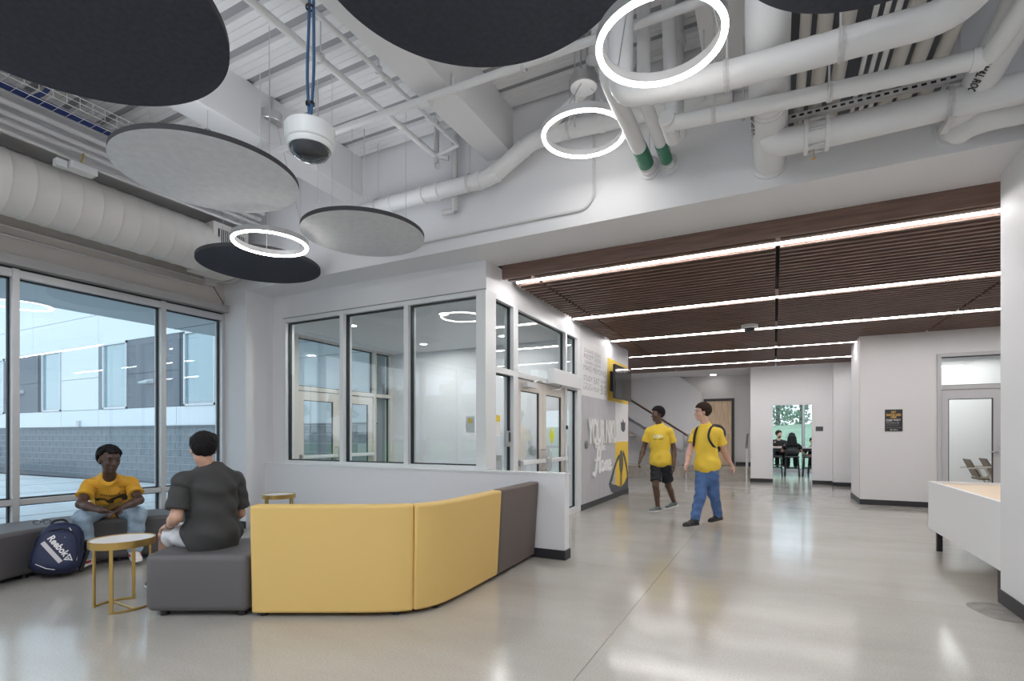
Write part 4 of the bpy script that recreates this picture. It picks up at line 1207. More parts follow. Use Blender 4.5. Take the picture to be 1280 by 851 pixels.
# ================================================================ OUTSIDE
GRD = mat('pale_concrete_paving', (.62, .62, .60), .8, var=.08, scale=1.2)
gr = struct(MB().add([(-7.2, -30, -.02), (-7.2, 8.3, -.02), (-13.5, 8.3, -.02), (-13.5, -30, -.02), (-60, 8.3, .65), (-60, -30, .65)], [(0, 1, 2, 3), (3, 2, 4, 5)]).build('ground_patio', GRD))
pj = MB()
for k in range(9):
    x = -9 - k * 2.0
    z = -.018 if x > -13.5 else -.018 + (-x - 13.5) / 46.5 * .67
    pj.box(x, x + .02, -20, 8.2, z - .01, z + .003)
pj.build('paving_joint', mat('paving_joint_grey', (.42, .42, .41), .8), gr)
gv = MB().add([(-14.5, 8.2, .01), (-27, 8.2, .19), (-27, 6.6, .20), (-20, 7.4, .11)], [(0, 1, 2, 3)])
gv.build('gravel_bed', mat('dark_gravel', (.16, .16, .17), .9, var=.4, scale=30), gr, fixn=True)

fc = thing('facade', 'white panelled building wing with grey block base across the patio', 'building', (-17, 8.2, 0))
FW = mat('white_facade_panel', (.80, .82, .84), .5)
FD = mat('slate_facade_panel', (.15, .165, .19), .5)
CMU = mat('grey_block', (.22, .24, .255), .8, var=.15, scale=9, bump=.3, bscale=60)
CMUJ = mat('block_mortar', (.48, .50, .52), .9)
MB().box(-44, -7.3, 8.23, 8.6, -.3, 6.8).build('backing', CMUJ, fc)
bm_cache = {}
course = .197; bl = .46
r = 0
z = -.1
me0 = MB().box(0, bl - .012, -.0, .035, 0, course - .012).build('block', CMU, fc, local=True).data
bpy.data.objects.remove(fc.children[-1])
MB().box(-44, -7.3, 8.205, 8.232, -.3, 1.53).build('mortar_bed', CMUJ, fc)
cnt = 0
for r in range(8):
    x = -26.9 + (0 if r % 2 else bl / 2)
    while x + bl < -7.4 and cnt < 300:
        zz = 1.53 - course * (r + 1)
        if x > -21.5 or r < 3:
            if cnt < 298 and x > -24.2:
                o = bpy.data.objects.new('block', me0); COL.objects.link(o); o.parent = fc
                o.location = (x - fc.location.x, 8.198 - fc.location.y, zz); cnt += 1
        x += bl
# base of the wing left of and below the picked blocks
bb = MB()
for r in range(8):
    x = -26.9 - 37 * bl + (0 if r % 2 else bl / 2)
    while x + bl < -7.4:
        zz = 1.53 - course * (r + 1)
        if not ((x > -21.5 or r < 3) and x > -24.2): bb.box(x, x + bl - .012, 8.198, 8.233, zz, zz + course - .012)
        x += bl
stuff(bb.build('block_rows', CMU, fc))
MB().box(-44, -7.3, 8.17, 8.24, 1.53, 1.565).build('sill_course', FD, fc)
def panels(x0s, z0, z1, m=FW):
    for a, b in zip(x0s[:-1], x0s[1:]):
        MB().box(a + .008, b - .008, 8.20, 8.235, z0 + .008, z1 - .008).build('panel', m, fc)
panels([-26.9, -20.4, -18.13, -14.2, -10.9, -7.3], 1.565, 2.08)
for z0, z1 in ((2.08, 3.05), (3.05, 4.03)):
    panels([-20.4, -18.13], z0, z1); panels([-12.52, -9.9, -7.3], z0, z1)
    panels([-16.57, -14.05], z0, z1, FD); panels([-23.3, -21.95], z0, z1, FD)
panels([-26.9, -22.3, -18.13, -14.0, -10.2, -7.3], 4.03, 4.93)
panels([-26.9, -22.3, -18.13, -14.0, -10.2, -7.3], 4.93, 6.8)
panels([-43.9, -38, -32, -26.9], 1.565, 4.03); panels([-43.9, -38, -32, -26.9], 4.03, 6.8)
BL = mat('window_blind', (.45, .60, .64), .7)
GLF = mat('facade_glass', (.25, .40, .45), .08, coat=.4)
def fwin(x0, x1, label=None):
    w = MB().box(x0, x0 + .06, 8.17, 8.3, 2.08, 4.03).box(x1 - .04, x1, 8.17, 8.3, 2.08, 4.03).box(x0, x1, 8.17, 8.3, 2.08, 2.13).box(x0, x1, 8.17, 8.3, 3.97, 4.03).build('window', ALUW, fc)
    MB().box(x0 + .06, x1 - .04, 8.222, 8.226, 2.13, 3.97).build('pane', GLASSV, w)
    b = MB()
    for k in range(34): b.box(x0 + .06, x1 - .04, 8.2265, 8.229, 2.2 + k * .052, 2.2 + k * .052 + .042)
    b.build('blind', BL, w)
fwin(-21.65, -20.42); fwin(-17.85, -16.57); fwin(-13.85, -12.55); fwin(-25.8, -24.5)
MB().box(-14.05, -13.85, 8.21, 8.24, 2.08, 4.03).build('panel', mat('dark_reveal', (.05, .06, .07), .5), fc)
MB().box(-21.95, -21.65, 8.21, 8.24, 2.08, 4.03).build('panel', mat('dark_reveal', (.05, .06, .07), .5), fc)
MB().box(-18.13, -17.85, 8.21, 8.24, 2.08, 4.03).build('panel', mat('dark_reveal2', (.22, .25, .27), .5), fc)
MB().box(-24.5, -23.3, 8.20, 8.24, 2.08, 4.03).build('panel', FD, fc)
for x in (-15.45, -23.2):
    wl = thing('wall_lamp', 'small white wedge wall lamp on the slate facade panel, ' + ('nearer the door' if x > -20 else 'at the far left'), 'lamp', (x, 8.2, 2.8))
    MB().prism([(8.2, 2.86), (8.2, 2.74), (8.02, 2.74), (8.0, 2.78)], x - .2, x + .2, axis='x').build('housing', ALUW, wl, fixn=True)
vt = thing('wall_vent', 'small grey hose box on the white facade panel above the blocks', 'vent', (-19.2, 8.2, 1.6))
MB().box(-19.32, -19.16, 8.14, 8.2, 1.57, 1.76).build('box', PIPEG, vt)
# things on the office window sill
for k, (x, c) in enumerate(((-17.55, (.5, .1, .06)), (-17.0, (.45, .12, .1)))):
    pass

# canopy
cn = struct(MB().box(-10.45, -7.2, -6, 8.2, 3.38, 3.75).build('ceiling_canopy', mat('canopy_soffit', (.50, .55, .58), .6)))
tr_ = MB()
for y in (-3, 0, 3, 6): tr_.box(-10.45, -7.2, y, y + .02, 3.374, 3.381)
tr_.build('soffit_joint', FD, cn)
cd = thing('downlight', 'round downlight under the outdoor canopy', 'downlight', (-8.4, 6.8, 3.38))
MB().lathe([(0, -.004), (.08, -.004), (.09, 0)], (-8.4, 6.8, 3.38), 20).build('lens', DOWNL, cd)

# lawn and car park seen by reflection to the west and south
LAWN = mat('lawn_grass', (.13, .30, .06), .9, var=.25, scale=1.5)
ASPH = mat('asphalt', (.16, .16, .165), .85)
struct(MB().box(-120, -16, -40, -6.5, -.3, .42).build('ground_lawn', LAWN))
struct(MB().box(-120, -16, -70, -40, -.3, .40).build('ground_car_park', ASPH))
# hill behind the study room
hb = MB()
hv = []; hf = []
nx, ny = 24, 20
for j in range(ny + 1):
    for i in range(nx + 1):
        x = -30 + 60 * i / nx; y = 21.3 + 34 * j / ny
        f_ = max(0, min(1, (y - 22) / 20))
        z = -.1 + 2.15 * (f_ * f_ * (3 - 2 * f_)) + .12 * math.sin(x * .3) * f_
        hv.append((x, y, z))
for j in range(ny):
    for i in range(nx):
        k = j * (nx + 1) + i
        hf.append((k, k + 1, k + nx + 2, k + nx + 1))
hb.add(hv, hf, 0, True)
struct(hb.build('ground_hill', mat('bright_lawn', (.33, .43, .26), .9, var=.12, scale=1.0)))

LEAF = [mat('leaf_green_a', (.16, .27, .14), .7), mat('leaf_green_b', (.13, .23, .13), .7), mat('leaf_green_c', (.20, .31, .15), .7)]
BARK = mat('tree_bark', (.10, .085, .07), .9)
rng = random.Random(3)
def tree(label, x, y, z, h, cr, group=None, mi=0, n=1100, ls=.22, trunk=.35):
    t = thing('tree', label, 'tree', (x, y, z), group)
    tb = MB().tube([(x, y, z - .1), (x + .05, y, z + h * .4), (x, y + .05, z + h * .8)], [.16, .11, .03], 8)
    for k in range(5):
        a_ = k * 1.3
        tb.tube([(x, y, z + h * (.35 + .08 * k)), (x + cr * .7 * math.cos(a_), y + cr * .7 * math.sin(a_), z + h * (.6 + .07 * k))], [.06, .015], 6)
    tb.build('trunk', BARK, t)
    vs = []; fs = []
    blobs = [(x + rng.uniform(-.6, .6) * cr, y + rng.uniform(-.6, .6) * cr, z + h * rng.uniform(trunk + .15, .92), cr * rng.uniform(.3, .55)) for _ in range(9)]
    for k in range(n):
        bx, by, bz, br = blobs[k % 9]
        d = Vector((rng.gauss(0, 1), rng.gauss(0, 1), rng.gauss(0, 1))).normalized() * br * rng.uniform(.5, 1.05)
        c = Vector((bx, by, bz)) + d
        u = Vector((rng.gauss(0, 1), rng.gauss(0, 1), rng.gauss(0, 1))).normalized(); w = u.orthogonal().normalized()
        s_ = ls * rng.uniform(.6, 1.2)
        b = len(vs)
        vs += [c - u * s_, c + w * s_ * .5, c + u * s_, c - w * s_ * .5]
        fs.append((b, b + 1, b + 2, b + 3))
    fm = MB(); fm.add(vs, fs, 0)
    stuff(fm.build('foliage', LEAF[mi], t))
for i, (x, y, h, cr) in enumerate(((-3.2, 36, 7.5, 2.6), (.2, 41, 8.0, 2.8), (3.6, 39, 7.0, 2.4), (1.9, 48, 8.5, 3.0), (-6.4, 52, 9, 3.2))):
    f_ = max(0, min(1, (y - 22) / 20))
    tree(['tree on the hill at the left of the study room window', 'tree on the hill behind the bearded man', 'tree on the hill right of the window mullion', 'distant tree on the hill crest at the right', 'distant tree on the hill crest at the left'][i],
         x, y, 2.15 * f_ * f_ * (3 - 2 * f_) - .1, h * .48, cr * .8, 'trees on the hill', i % 3, ls=.16, trunk=-.05, n=900)
for i in range(9):
    tree('broad green tree beyond the car park, %s from the west' % names[i], -100 + i * 10.5, -74 - (i % 3) * 4, .4, 9 + (i * 37 % 5), 4.2, 'trees beyond the car park', i % 3, n=500, ls=.7)

def car(label, x, y, c):
    t = thing('car', label, 'car', (x, y, .40), 'parked cars')
    M = mat('car_paint_' + label.split()[0], c, .25, coat=1)
    b = MB().prism([(-2.2, .35), (2.2, .35), (2.25, .75), (1.4, .92), (.75, 1.42), (-1.2, 1.45), (-2.0, .98), (-2.25, .9)], -.85, .85, axis='y')
    b.xform(Matrix.Translation((x, y, .40))); b.build('body', M, t, bevel=.06, fixn=True)
    MB().prism([(1.25, .95), (.70, 1.36), (-1.15, 1.39), (-1.8, 1.0)], -.86, .86, axis='y').xform(Matrix.Translation((x, y, .40))).build('window_band', BLACK, t, fixn=True)
    for sx in (-1.35, 1.35):
        for sy in (-.8, .8):
            MB().lathe([(0, -.1), (.32, -.1), (.32, .1), (0, .1)], (0, 0, 0), 18).xform(Matrix.Translation((x + sx, y + sy, .72)) @ Matrix.Rotation(PI / 2, 4, 'X')).build('wheel', BLACK, t)
for i in range(7):
    car(['white', 'silver', 'grey', 'white', 'red', 'silver', 'white'][i] + ' parked car in the car park, %s from the west' % names[i], -70 + i * 8.2, -47, [(.8, .8, .8), (.5, .5, .52), (.2, .2, .22), (.8, .8, .8), (.4, .05, .04), (.5, .5, .52), (.8, .8, .8)][i])
for i in range(3):
    lp = thing('light_pole', 'tall grey car park light pole, %s from the west' % names[i], 'light pole', (-60 + i * 18, -43, .4))
    MB().tube([(-60 + i * 18, -43, .4), (-60 + i * 18, -43, 8.5)], .09, 8).build('pole', PIPEG, lp)
    MB().box(-60.6 + i * 18, -59.4 + i * 18, -43.2, -42.8, 8.5, 8.65).build('lamp_head', PIPEG, lp)
bd = thing('building', 'long brown brick building beyond the car park', 'building', (-60, -95, .4))
MB().box(-92, -36, -102, -92, 0, 11).build('wall', mat('brown_brick', (.30, .22, .18), .8), bd)
for k in range(14):
    MB().box(-90 + k * 3.9, -88 + k * 3.9, -92.05, -91.9, 6.5, 8.6).build('window', mat('facade_glass', (.25, .40, .45), .08), bd)
# ================================================================ PEOPLE (smooth signed-distance bodies, meshed with surface nets)
class Field:
    def __init__(s, lo, hi, h):
        s.h = h; s.lo = np.array(lo, dtype=np.float32)
        n = np.ceil((np.array(hi) - np.array(lo)) / h).astype(int) + 1
        s.n = n
        s.ax = [s.lo[i] + h * np.arange(n[i], dtype=np.float32) for i in range(3)]
        s.d = np.full(n, 0.25, dtype=np.float32)

    def _sl(s, lo, hi):
        a = np.clip(np.floor((np.array(lo) - s.lo) / s.h).astype(int), 0, s.n - 1)
        b = np.clip(np.ceil((np.array(hi) - s.lo) / s.h).astype(int) + 1, 1, s.n)
        sl = tuple(slice(int(a[i]), int(max(b[i], a[i] + 1))) for i in range(3))
        X = s.ax[0][sl[0]][:, None, None]; Y = s.ax[1][sl[1]][None, :, None]; Z = s.ax[2][sl[2]][None, None, :]
        return sl, X, Y, Z

    def _merge(s, sl, d, k, op='u'):
        o = s.d[sl]
        if op == 'u':
            if k > 0:
                hh = np.maximum(k - np.abs(o - d), 0) / k
                s.d[sl] = np.minimum(o, d) - hh * hh * k * .25
            else:
                s.d[sl] = np.minimum(o, d)
        else:
            s.d[sl] = np.maximum(o, -d)

    def cone(s, a, b, ra, rb, k=.02, op='u'):
        a = np.array(a, dtype=np.float32); b = np.array(b, dtype=np.float32)
        m = max(ra, rb) + .07
        sl, X, Y, Z = s._sl(np.minimum(a, b) - m, np.maximum(a, b) + m)
        v = b - a; L2 = float(v @ v) + 1e-9
        t = np.clip(((X - a[0]) * v[0] + (Y - a[1]) * v[1] + (Z - a[2]) * v[2]) / L2, 0, 1)
        d = np.sqrt((X - a[0] - t * v[0]) ** 2 + (Y - a[1] - t * v[1]) ** 2 + (Z - a[2] - t * v[2]) ** 2) - (ra + t * (rb - ra))
        s._merge(sl, d, k, op)

    def ell(s, c, r, fr=None, k=.02, op='u'):
        c = np.array(c, dtype=np.float32); r = np.array(r, dtype=np.float32)
        fr = np.eye(3) if fr is None else fr
        m = float(r.max()) + .07
        sl, X, Y, Z = s._sl(c - m, c + m)
        p = [(X - c[0]) * fr[i][0] + (Y - c[1]) * fr[i][1] + (Z - c[2]) * fr[i][2] for i in range(3)]
        k0 = np.sqrt((p[0] / r[0]) ** 2 + (p[1] / r[1]) ** 2 + (p[2] / r[2]) ** 2)
        k1 = np.sqrt((p[0] / r[0] ** 2) ** 2 + (p[1] / r[1] ** 2) ** 2 + (p[2] / r[2] ** 2) ** 2) + 1e-6
        s._merge(sl, k0 * (k0 - 1) / k1, k, op)

    def cut(s, p, n):
        """keep the side where (x-p).n < 0"""
        p = np.array(p, dtype=np.float32); n = np.array(n, dtype=np.float32); n = n / np.linalg.norm(n)
        X, Y, Z = s.ax[0][:, None, None], s.ax[1][None, :, None], s.ax[2][None, None, :]
        s.d = np.maximum(s.d, (X - p[0]) * n[0] + (Y - p[1]) * n[1] + (Z - p[2]) * n[2])

    def folds(s, amp, dirs):
        X, Y, Z = s.ax[0][:, None, None], s.ax[1][None, :, None], s.ax[2][None, None, :]
        for (d, f, ph) in dirs:
            q = X * d[0] + Y * d[1] + Z * d[2]
            w = np.sin(X * 9 + ph) + np.sin(Y * 11 + 2 * ph) + np.sin(Z * 7 + .5 * ph)
            s.d = s.d + (amp * np.sin(f * q + 1.3 * w)).astype(np.float32)

    def mesh(s):
        D = s.d; D = np.pad(D, 1, constant_values=.25)
        lo = s.lo - s.h
        ins = D < 0
        nx, ny, nz = D.shape
        c = [(i, j, k) for i in (0, 1) for j in (0, 1) for k in (0, 1)]
        cnt = np.zeros((nx - 1, ny - 1, nz - 1), dtype=np.int8)
        for (i, j, k) in c: cnt += ins[i:nx - 1 + i, j:ny - 1 + j, k:nz - 1 + k]
        act = np.argwhere((cnt > 0) & (cnt < 8))
        idx = np.full(cnt.shape, -1, dtype=np.int64); idx[tuple(act.T)] = np.arange(len(act))
        val = {cc: D[act[:, 0] + cc[0], act[:, 1] + cc[1], act[:, 2] + cc[2]] for cc in c}
        acc = np.zeros((len(act), 3)); num = np.zeros(len(act))
        for a in c:
            for ax in range(3):
                if a[ax] == 1: continue
                b = list(a); b[ax] = 1; b = tuple(b)
                va, vb = val[a], val[b]
                mk = (va < 0) != (vb < 0)
                t = np.where(mk, va / np.where(mk, va - vb, 1), 0)
                p = np.zeros((len(act), 3)); p[:] = a; p[:, ax] = t
                acc += p * mk[:, None]; num += mk
        V = lo + s.h * (act + acc / num[:, None])
        faces = []
        for ax in range(3):
            o1, o2 = [q for q in range(3) if q != ax]
            sl_a = [slice(0, -1) if q == ax else slice(1, -1) for q in range(3)]
            sl_b = [slice(1, None) if q == ax else slice(1, -1) for q in range(3)]
            A = ins[tuple(sl_a)]; B = ins[tuple(sl_b)]
            e = np.argwhere(A != B)
            if len(e) == 0: continue
            base = e.copy()
            base[:, o1] += 1; base[:, o2] += 1
            def at(d1, d2):
                q = base.copy(); q[:, o1] -= d1; q[:, o2] -= d2
                return idx[q[:, 0], q[:, 1], q[:, 2]]
            quad = np.stack([at(1, 1), at(0, 1), at(0, 0), at(1, 0)], 1)
            flip = A[tuple(e.T)]
            if ax == 1: flip = ~flip
            quad[~flip] = quad[~flip][:, ::-1]
            faces.append(quad)
        return V, np.concatenate(faces)

    def build(s, name, m, parent, smooth=1):
        V, Fq = s.mesh()
        if smooth:
            for _ in range(smooth):
                acc = np.zeros_like(V); n = np.zeros(len(V))
                for i in range(4):
                    for j_ in ((i + 1) % 4, (i - 1) % 4):
                        np.add.at(acc, Fq[:, i], V[Fq[:, j_]]); np.add.at(n, Fq[:, i], 1)
                V = V * .5 + .5 * acc / np.maximum(n, 1)[:, None]
        off = np.array(parent.location if parent.parent is None else parent.parent.location)
        me = bpy.data.meshes.new(name)
        me.from_pydata((V - off).tolist(), [], Fq.tolist())
        for q in (m if isinstance(m, list) else [m]): me.materials.append(q)
        me.polygons.foreach_set('use_smooth', [True] * len(me.polygons))
        me.update()
        o = bpy.data.objects.new(name, me); COL.objects.link(o); o.parent = parent
        return o


def nz(v): v = np.array(v, dtype=float); return v / np.linalg.norm(v)
def lerp(a, b, t): return np.array(a) * (1 - t) + np.array(b) * t


def project_print(target, origin, xa, ya, polys, mtl, parent, name, off=.004):
    """lay flat printed shapes onto a cloth surface along the print direction"""
    from mathutils.bvhtree import BVHTree
    ro = Vector(parent.location)
    bv = BVHTree.FromPolygons([v.co for v in target.data.vertices], [p.vertices for p in target.data.polygons])
    xa = Vector(xa).normalized(); ya = Vector(ya).normalized(); nn = xa.cross(ya)
    b = MB()
    for poly in polys:
        vs = []
        for (u, v) in poly:
            p = Vector(origin) + xa * u + ya * v + nn * .4 - ro
            hit = bv.ray_cast(p, -nn)
            q = hit[0] + nn * off if hit[0] is not None else None
            vs.append(q)
        ok = [q for q in vs if q is not None]
        if len(ok) >= 3: b.add([q + ro for q in ok], [tuple(range(len(ok)))], 0)
    return b.build(name, mtl, parent)


def strips(pts, w, closed=False):
    """a thick polyline as quads"""
    out = []
    P_ = [Vector((*p, 0)) for p in pts]
    n = len(P_)
    for i in range(n if closed else n - 1):
        a, b = P_[i], P_[(i + 1) % n]
        t = (b - a).normalized(); q = Vector((-t.y, t.x, 0)) * w / 2
        a2, b2 = a - t * w * .3, b + t * w * .3
        out.append([(a2.x - q.x, a2.y - q.y), (b2.x - q.x, b2.y - q.y), (b2.x + q.x, b2.y + q.y), (a2.x + q.x, a2.y + q.y)])
    return out


def person(name, label, J, face, skin, hairm, hair, shirt, trousers, shoe, h=.0075, sleeve=.55, short=False, hand=None, hc=1.0, group=None, hem=-.05, long_hair=False, fade=0.0, beard=False, loose=.022):
    J = {k: np.array(v, dtype=float) for k, v in J.items()}
    root = thing(name, label, 'person', (float(J['pelvis'][0]), float(J['pelvis'][1]), 0.0), group)
    pts = np.array(list(J.values())); lo = pts.min(0) - .22; hi = pts.max(0) + .22
    lo[2] = max(lo[2], -.03)
    # frames
    r_s = nz(J['shR'] - J['shL']); up = nz(J['neck'] - J['pelvis']); r_s = nz(r_s - up * (r_s @ up)); fw = np.cross(up, r_s)
    r_p = nz(J['hipR'] - J['hipL']); r_p = nz(r_p - np.array([0, 0, 1]) * r_p[2]); fp = np.cross([0, 0, 1], r_p)
    TF = np.array([r_s, fw, up]); PF = np.array([r_p, fp, [0, 0, 1.0]])
    ff = nz(face); fr_ = nz(np.cross(ff, [0, 0, 1])); fu = np.cross(fr_, ff)
    HF = np.array([fr_, ff, fu])
    H = J['head']
    def hp(x, y, z): return H + hc * (fr_ * x + ff * y + fu * z)
    T = lerp(J['pelvis'], J['neck'], .64); AB = lerp(J['pelvis'], J['neck'], .34)
    sides = ('R', 'L')
    # ---------------- body
    B = Field(lo, hi, h)
    B.ell(J['pelvis'], (.145, .105, .11), PF, .03)
    B.ell(AB, (.125, .09, .15), TF, .05)
    B.ell(T, (.145, .10, .17), TF, .05)
    for s in sides: B.cone(lerp(J['neck'], J['pelvis'], .03), J['sh' + s], .045, .045, .04)
    B.cone(J['shR'] * .96 + J['shL'] * .04, J['shL'] * .96 + J['shR'] * .04, .055, .055, .05)
    B.cone(lerp(J['neck'], J['pelvis'], .05), hp(0, -.01, -.05), .058, .052, .035)
    for s in sides:
        sh, el, wr = J['sh' + s], J['el' + s], J['wr' + s]
        B.cone(sh, el, .044, .040, .03); B.ell(sh, (.044, .044, .044), None, .03)
        B.cone(el, lerp(el, wr, .4), .041, .040, .02); B.cone(lerp(el, wr, .35), wr, .040, .026, .02)
        hip, kn, an = J['hip' + s], J['kn' + s], J['an' + s]
        B.cone(hip, kn, .082, .054, .03)
        B.cone(kn, an, .052, .036, .02)
        cb_ = lerp(kn, an, .3); bk = nz(an - kn); fo = nz(J['toe' + s] - an); fo = nz(fo - bk * (fo @ bk))
        B.ell(cb_ - fo * .018, (.045, .045, .11), np.array([nz(np.cross(bk, fo)), fo, bk]), .03)
        B.cone(an - np.array([0, 0, .02]), lerp(an, J['toe' + s], .4) - np.array([0, 0, .005]), .034, .026, .02)
        # hand
        sg = 1 if s == 'R' else -1
        d, pn = (hand[s] if hand else (nz(wr - el), nz(-r_s * sg)))
        d = nz(d); pn = nz(np.array(pn) - d * (np.array(pn) @ d)); sd = np.cross(d, pn)   # thumb side decided below
        th = sd if (sd @ (fw + np.array([0, 0, .3]))) > 0 else -sd
        B.cone(wr, wr + d * .03, .026, .027, .012)
        B.ell(wr + d * .055, (.046, .037, .017), np.array([d, sd, pn]), .012)
        for fi, (o, ln) in enumerate(((.027, .068), (.010, .078), (-.008, .072), (-.025, .056))):
            p0 = wr + d * .088 + th * o
            d1 = nz(d + pn * .35); d2 = nz(d * .75 + pn * .9); d3 = nz(d * .25 + pn * 1.0)
            p1 = p0 + d1 * ln * .45; p2 = p1 + d2 * ln * .32; p3 = p2 + d3 * ln * .25
            B.cone(p0 - d * .012, p1, .0096, .0092, .004); B.cone(p1, p2, .0092, .0086, .003); B.cone(p2, p3, .0086, .0078, .003)
        t0 = wr + d * .022 + th * .026; t1 = t0 + nz(d * .7 + th * .7 + pn * .3) * .042; t2 = t1 + nz(d * 1.0 + th * .15 + pn * .35) * .032
        B.cone(t0, t1, .0135, .0112, .008); B.cone(t1, t2, .0112, .009, .004)
    # head
    B.ell(hp(0, -.012, .032), np.array((.074, .094, .088)) * hc, HF, .02)
    B.ell(hp(0, .022, -.035), np.array((.058, .066, .082)) * hc, HF, .03)
    B.ell(hp(0, .066, -.098), np.array((.024, .022, .02)) * hc, HF, .025)
    for q in (-1, 1):
        B.ell(hp(q * .036, .062, -.022), np.array((.02, .02, .018)) * hc, HF, .02)
        B.ell(hp(q * .034, .089, .006), np.array((.014, .009, .008)) * hc, HF, 0, 'c')
        B.cone(hp(q * .045, .080, .024), hp(q * .014, .090, .022), .008 * hc, .008 * hc, .012)
        B.ell(hp(q * .076, -.006, -.008), np.array((.009, .019, .031)) * hc, HF, .006)
        B.ell(hp(q * .012, .098, -.034), np.array((.009, .011, .008)) * hc, HF, .008)
    B.cone(hp(0, .088, .012), hp(0, .108, -.030), .008 * hc, .0125 * hc, .012)
    B.ell(hp(0, .086, -.062), np.array((.026, .012, .007)) * hc, HF, .006)
    B.ell(hp(0, .084, -.073), np.array((.022, .012, .008)) * hc, HF, .006)
    body = B.build('body', skin, root, 1)
    # eyes, brows, lips as small parts
    EW = mat('eye_white', (.22, .20, .185), .7, spec=.1); EI = mat('eye_iris', (.03, .018, .012), .5, spec=.2)
    for q in (-1, 1):
        c = Vector(hp(q * .034, .0755, .006))
        m_ = MB().lathe([(0, -.0125), (.0075, -.0098), (.0112, -.003), (.0112, .003), (.0075, .0098), (0, .0125)], (0, 0, 0), 14)
        R_ = Matrix((( *fr_, ), (*(-fu),), (*ff,))).transposed().to_4x4()
        eo = m_.xform(Matrix.Translation(c) @ R_).build('eye', EW, root)
        MB().lathe([(0, .0128), (.0072, .0108), (.0072, .0095), (0, .0095)], (0, 0, 0), 12).xform(Matrix.Translation(c) @ R_).build('iris', EI, eo)
        for sg_, hz_, rr_ in ((1, .0058, .0042), (-1, -.0072, .0028)):
            MB().tube([hp(q * .034 + .0125 * t_, .0755 + .0118 * math.sqrt(1 - .55 * t_ * t_), .006 + hz_ * (1 - .55 * t_ * t_)) for t_ in (-1, -.6, 0, .6, 1)], [rr_ * .6, rr_, rr_, rr_, rr_ * .6], 6).build('eyelid', skin, eo)
        MB().tube([hp(q * .050, .083, .028), hp(q * .034, .0945, .033), hp(q * .016, .0965, .029)], [.002, .004, .0035], 6).build('eyebrow', hairm, root)
    LP = mat('lip_' + skin.name, tuple(min(1, c * f) for c, f in zip(SKINC[skin.name], (1.0, .68, .68))), .5)
    MB().tube([hp(-.024, .089, -.068), hp(-.008, .0985, -.065), hp(.008, .0985, -.065), hp(.024, .089, -.068)], [.003, .0048, .0048, .003], 6).tube([hp(-.02, .09, -.072), hp(0, .0985, -.075), hp(.02, .09, -.072)], [.003, .005, .003], 6).build('lips', LP, root)
    # ---------------- hair
    hh = hair
    G = Field(H - .36 if long_hair else H - .2, H + .2, .006)
    G.ell(hp(0, -.016, .038), (np.array((.076, .096, .088)) + hh) * hc, HF, 0)
    if hh > .012:
        for q in range(14):
            a_ = q * 2.4; G.ell(hp(.06 * math.cos(a_), -.02 + .07 * math.sin(a_), .095 - .05 * abs(math.sin(q))), np.array((.03, .03, .026)) * hc, HF, .012)
    gx, gy, gz = [q - H[i] for i, q in enumerate((G.ax[0][:, None, None], G.ax[1][None, :, None], G.ax[2][None, None, :]))]
    gf = (gx * ff[0] + gy * ff[1] + gz * ff[2]) / hc; gu = (gx * fu[0] + gy * fu[1] + gz * fu[2]) / hc; gr_ = np.abs(gx * fr_[0] + gy * fr_[1] + gz * fr_[2]) / hc
    line = np.interp(gf, [-.12, -.07, -.025, -.012, .022, .032, .060, .085, .12], [-.095, -.100, -.055, .014, .010, .030, .058, .074, .078]) + np.where(gf > .03, .012 * (gr_ > .045) , 0) + fade * np.interp(gr_, [.02, .06], [.6, 1.0]) * (gf < .06)
    G.d = np.maximum(G.d, ((line - gu) * .7).astype(np.float32))
    if long_hair:
        G.ell(hp(0, -.05, -.02), np.array((.10, .085, .12)), HF, .03)
        G.cone(hp(-.05, -.07, -.05), hp(-.09, -.06, -.30), .07, .075, .05); G.cone(hp(.05, -.07, -.05), hp(.09, -.06, -.30), .07, .075, .05); G.cone(hp(0, -.09, -.05), hp(0, -.09, -.30), .07, .08, .05)
        G.folds(.003, [((1, 0, 0), 130, 0)])
    else:
        G.folds(.0018, [((.6, .5, .6), 260, 1), ((-.5, .6, .4), 300, 2)])
    G.build('hair', hairm, root, 0)
    if beard:
        G = Field(H - .2, H + .2, .006)
        G.ell(hp(0, .020, -.050), np.array((.064, .074, .078)) * hc, HF, 0)
        G.cut(hp(0, .09, -.052), fu * .9 - ff * .45)
        G.cut(hp(0, .0, .0), -ff * .99 + fu * .1)
        G.build('beard', hairm, root, 1)
    # ---------------- shirt
    S = Field(lo, hi, h)
    e = loose
    S.ell(J['pelvis'] + up * .03, np.array((.150, .118, .12)) + e, PF, .03)
    S.ell(AB, np.array((.138, .108, .17)) + e, TF, .08)
    S.ell(T, np.array((.152, .112, .17)) + e, TF, .06)
    for s in sides: S.cone(lerp(J['neck'], J['pelvis'], .06), lerp(J['sh' + s], J['neck'], .12), .060, .052 + e * .35, .05)
    S.ell(J['pelvis'] + up * .01, np.array((.150, .125, .10)) + e * 1.2, PF, .06)
    S.cone(lerp(J['neck'], J['pelvis'], .12), lerp(J['neck'], J['pelvis'], -.05), .088, .068, .04)
    for s in sides:
        sh, el = J['sh' + s], J['el' + s]
        S.ell(sh, (.056 + e * .45,) * 3, None, .04)
    if hem < -.1: S.ell(J['pelvis'] - up * .045, np.array((.150, .135, .14)) + e, PF, .05)
    S.folds(.0036 if h > .0072 else .0052, [((.2, .3, 1), 34, .4), ((.8, -.5, .6), 30, 1.9), ((-.5, .7, .5), 55, .9)])
    S.cut(J['pelvis'] + up * hem, -up)
    S.cut(lerp(J['pelvis'], J['neck'], 1.075), up * .93 + fw * .36)
    sh_o = S.build('shirt', shirt, root, 1)
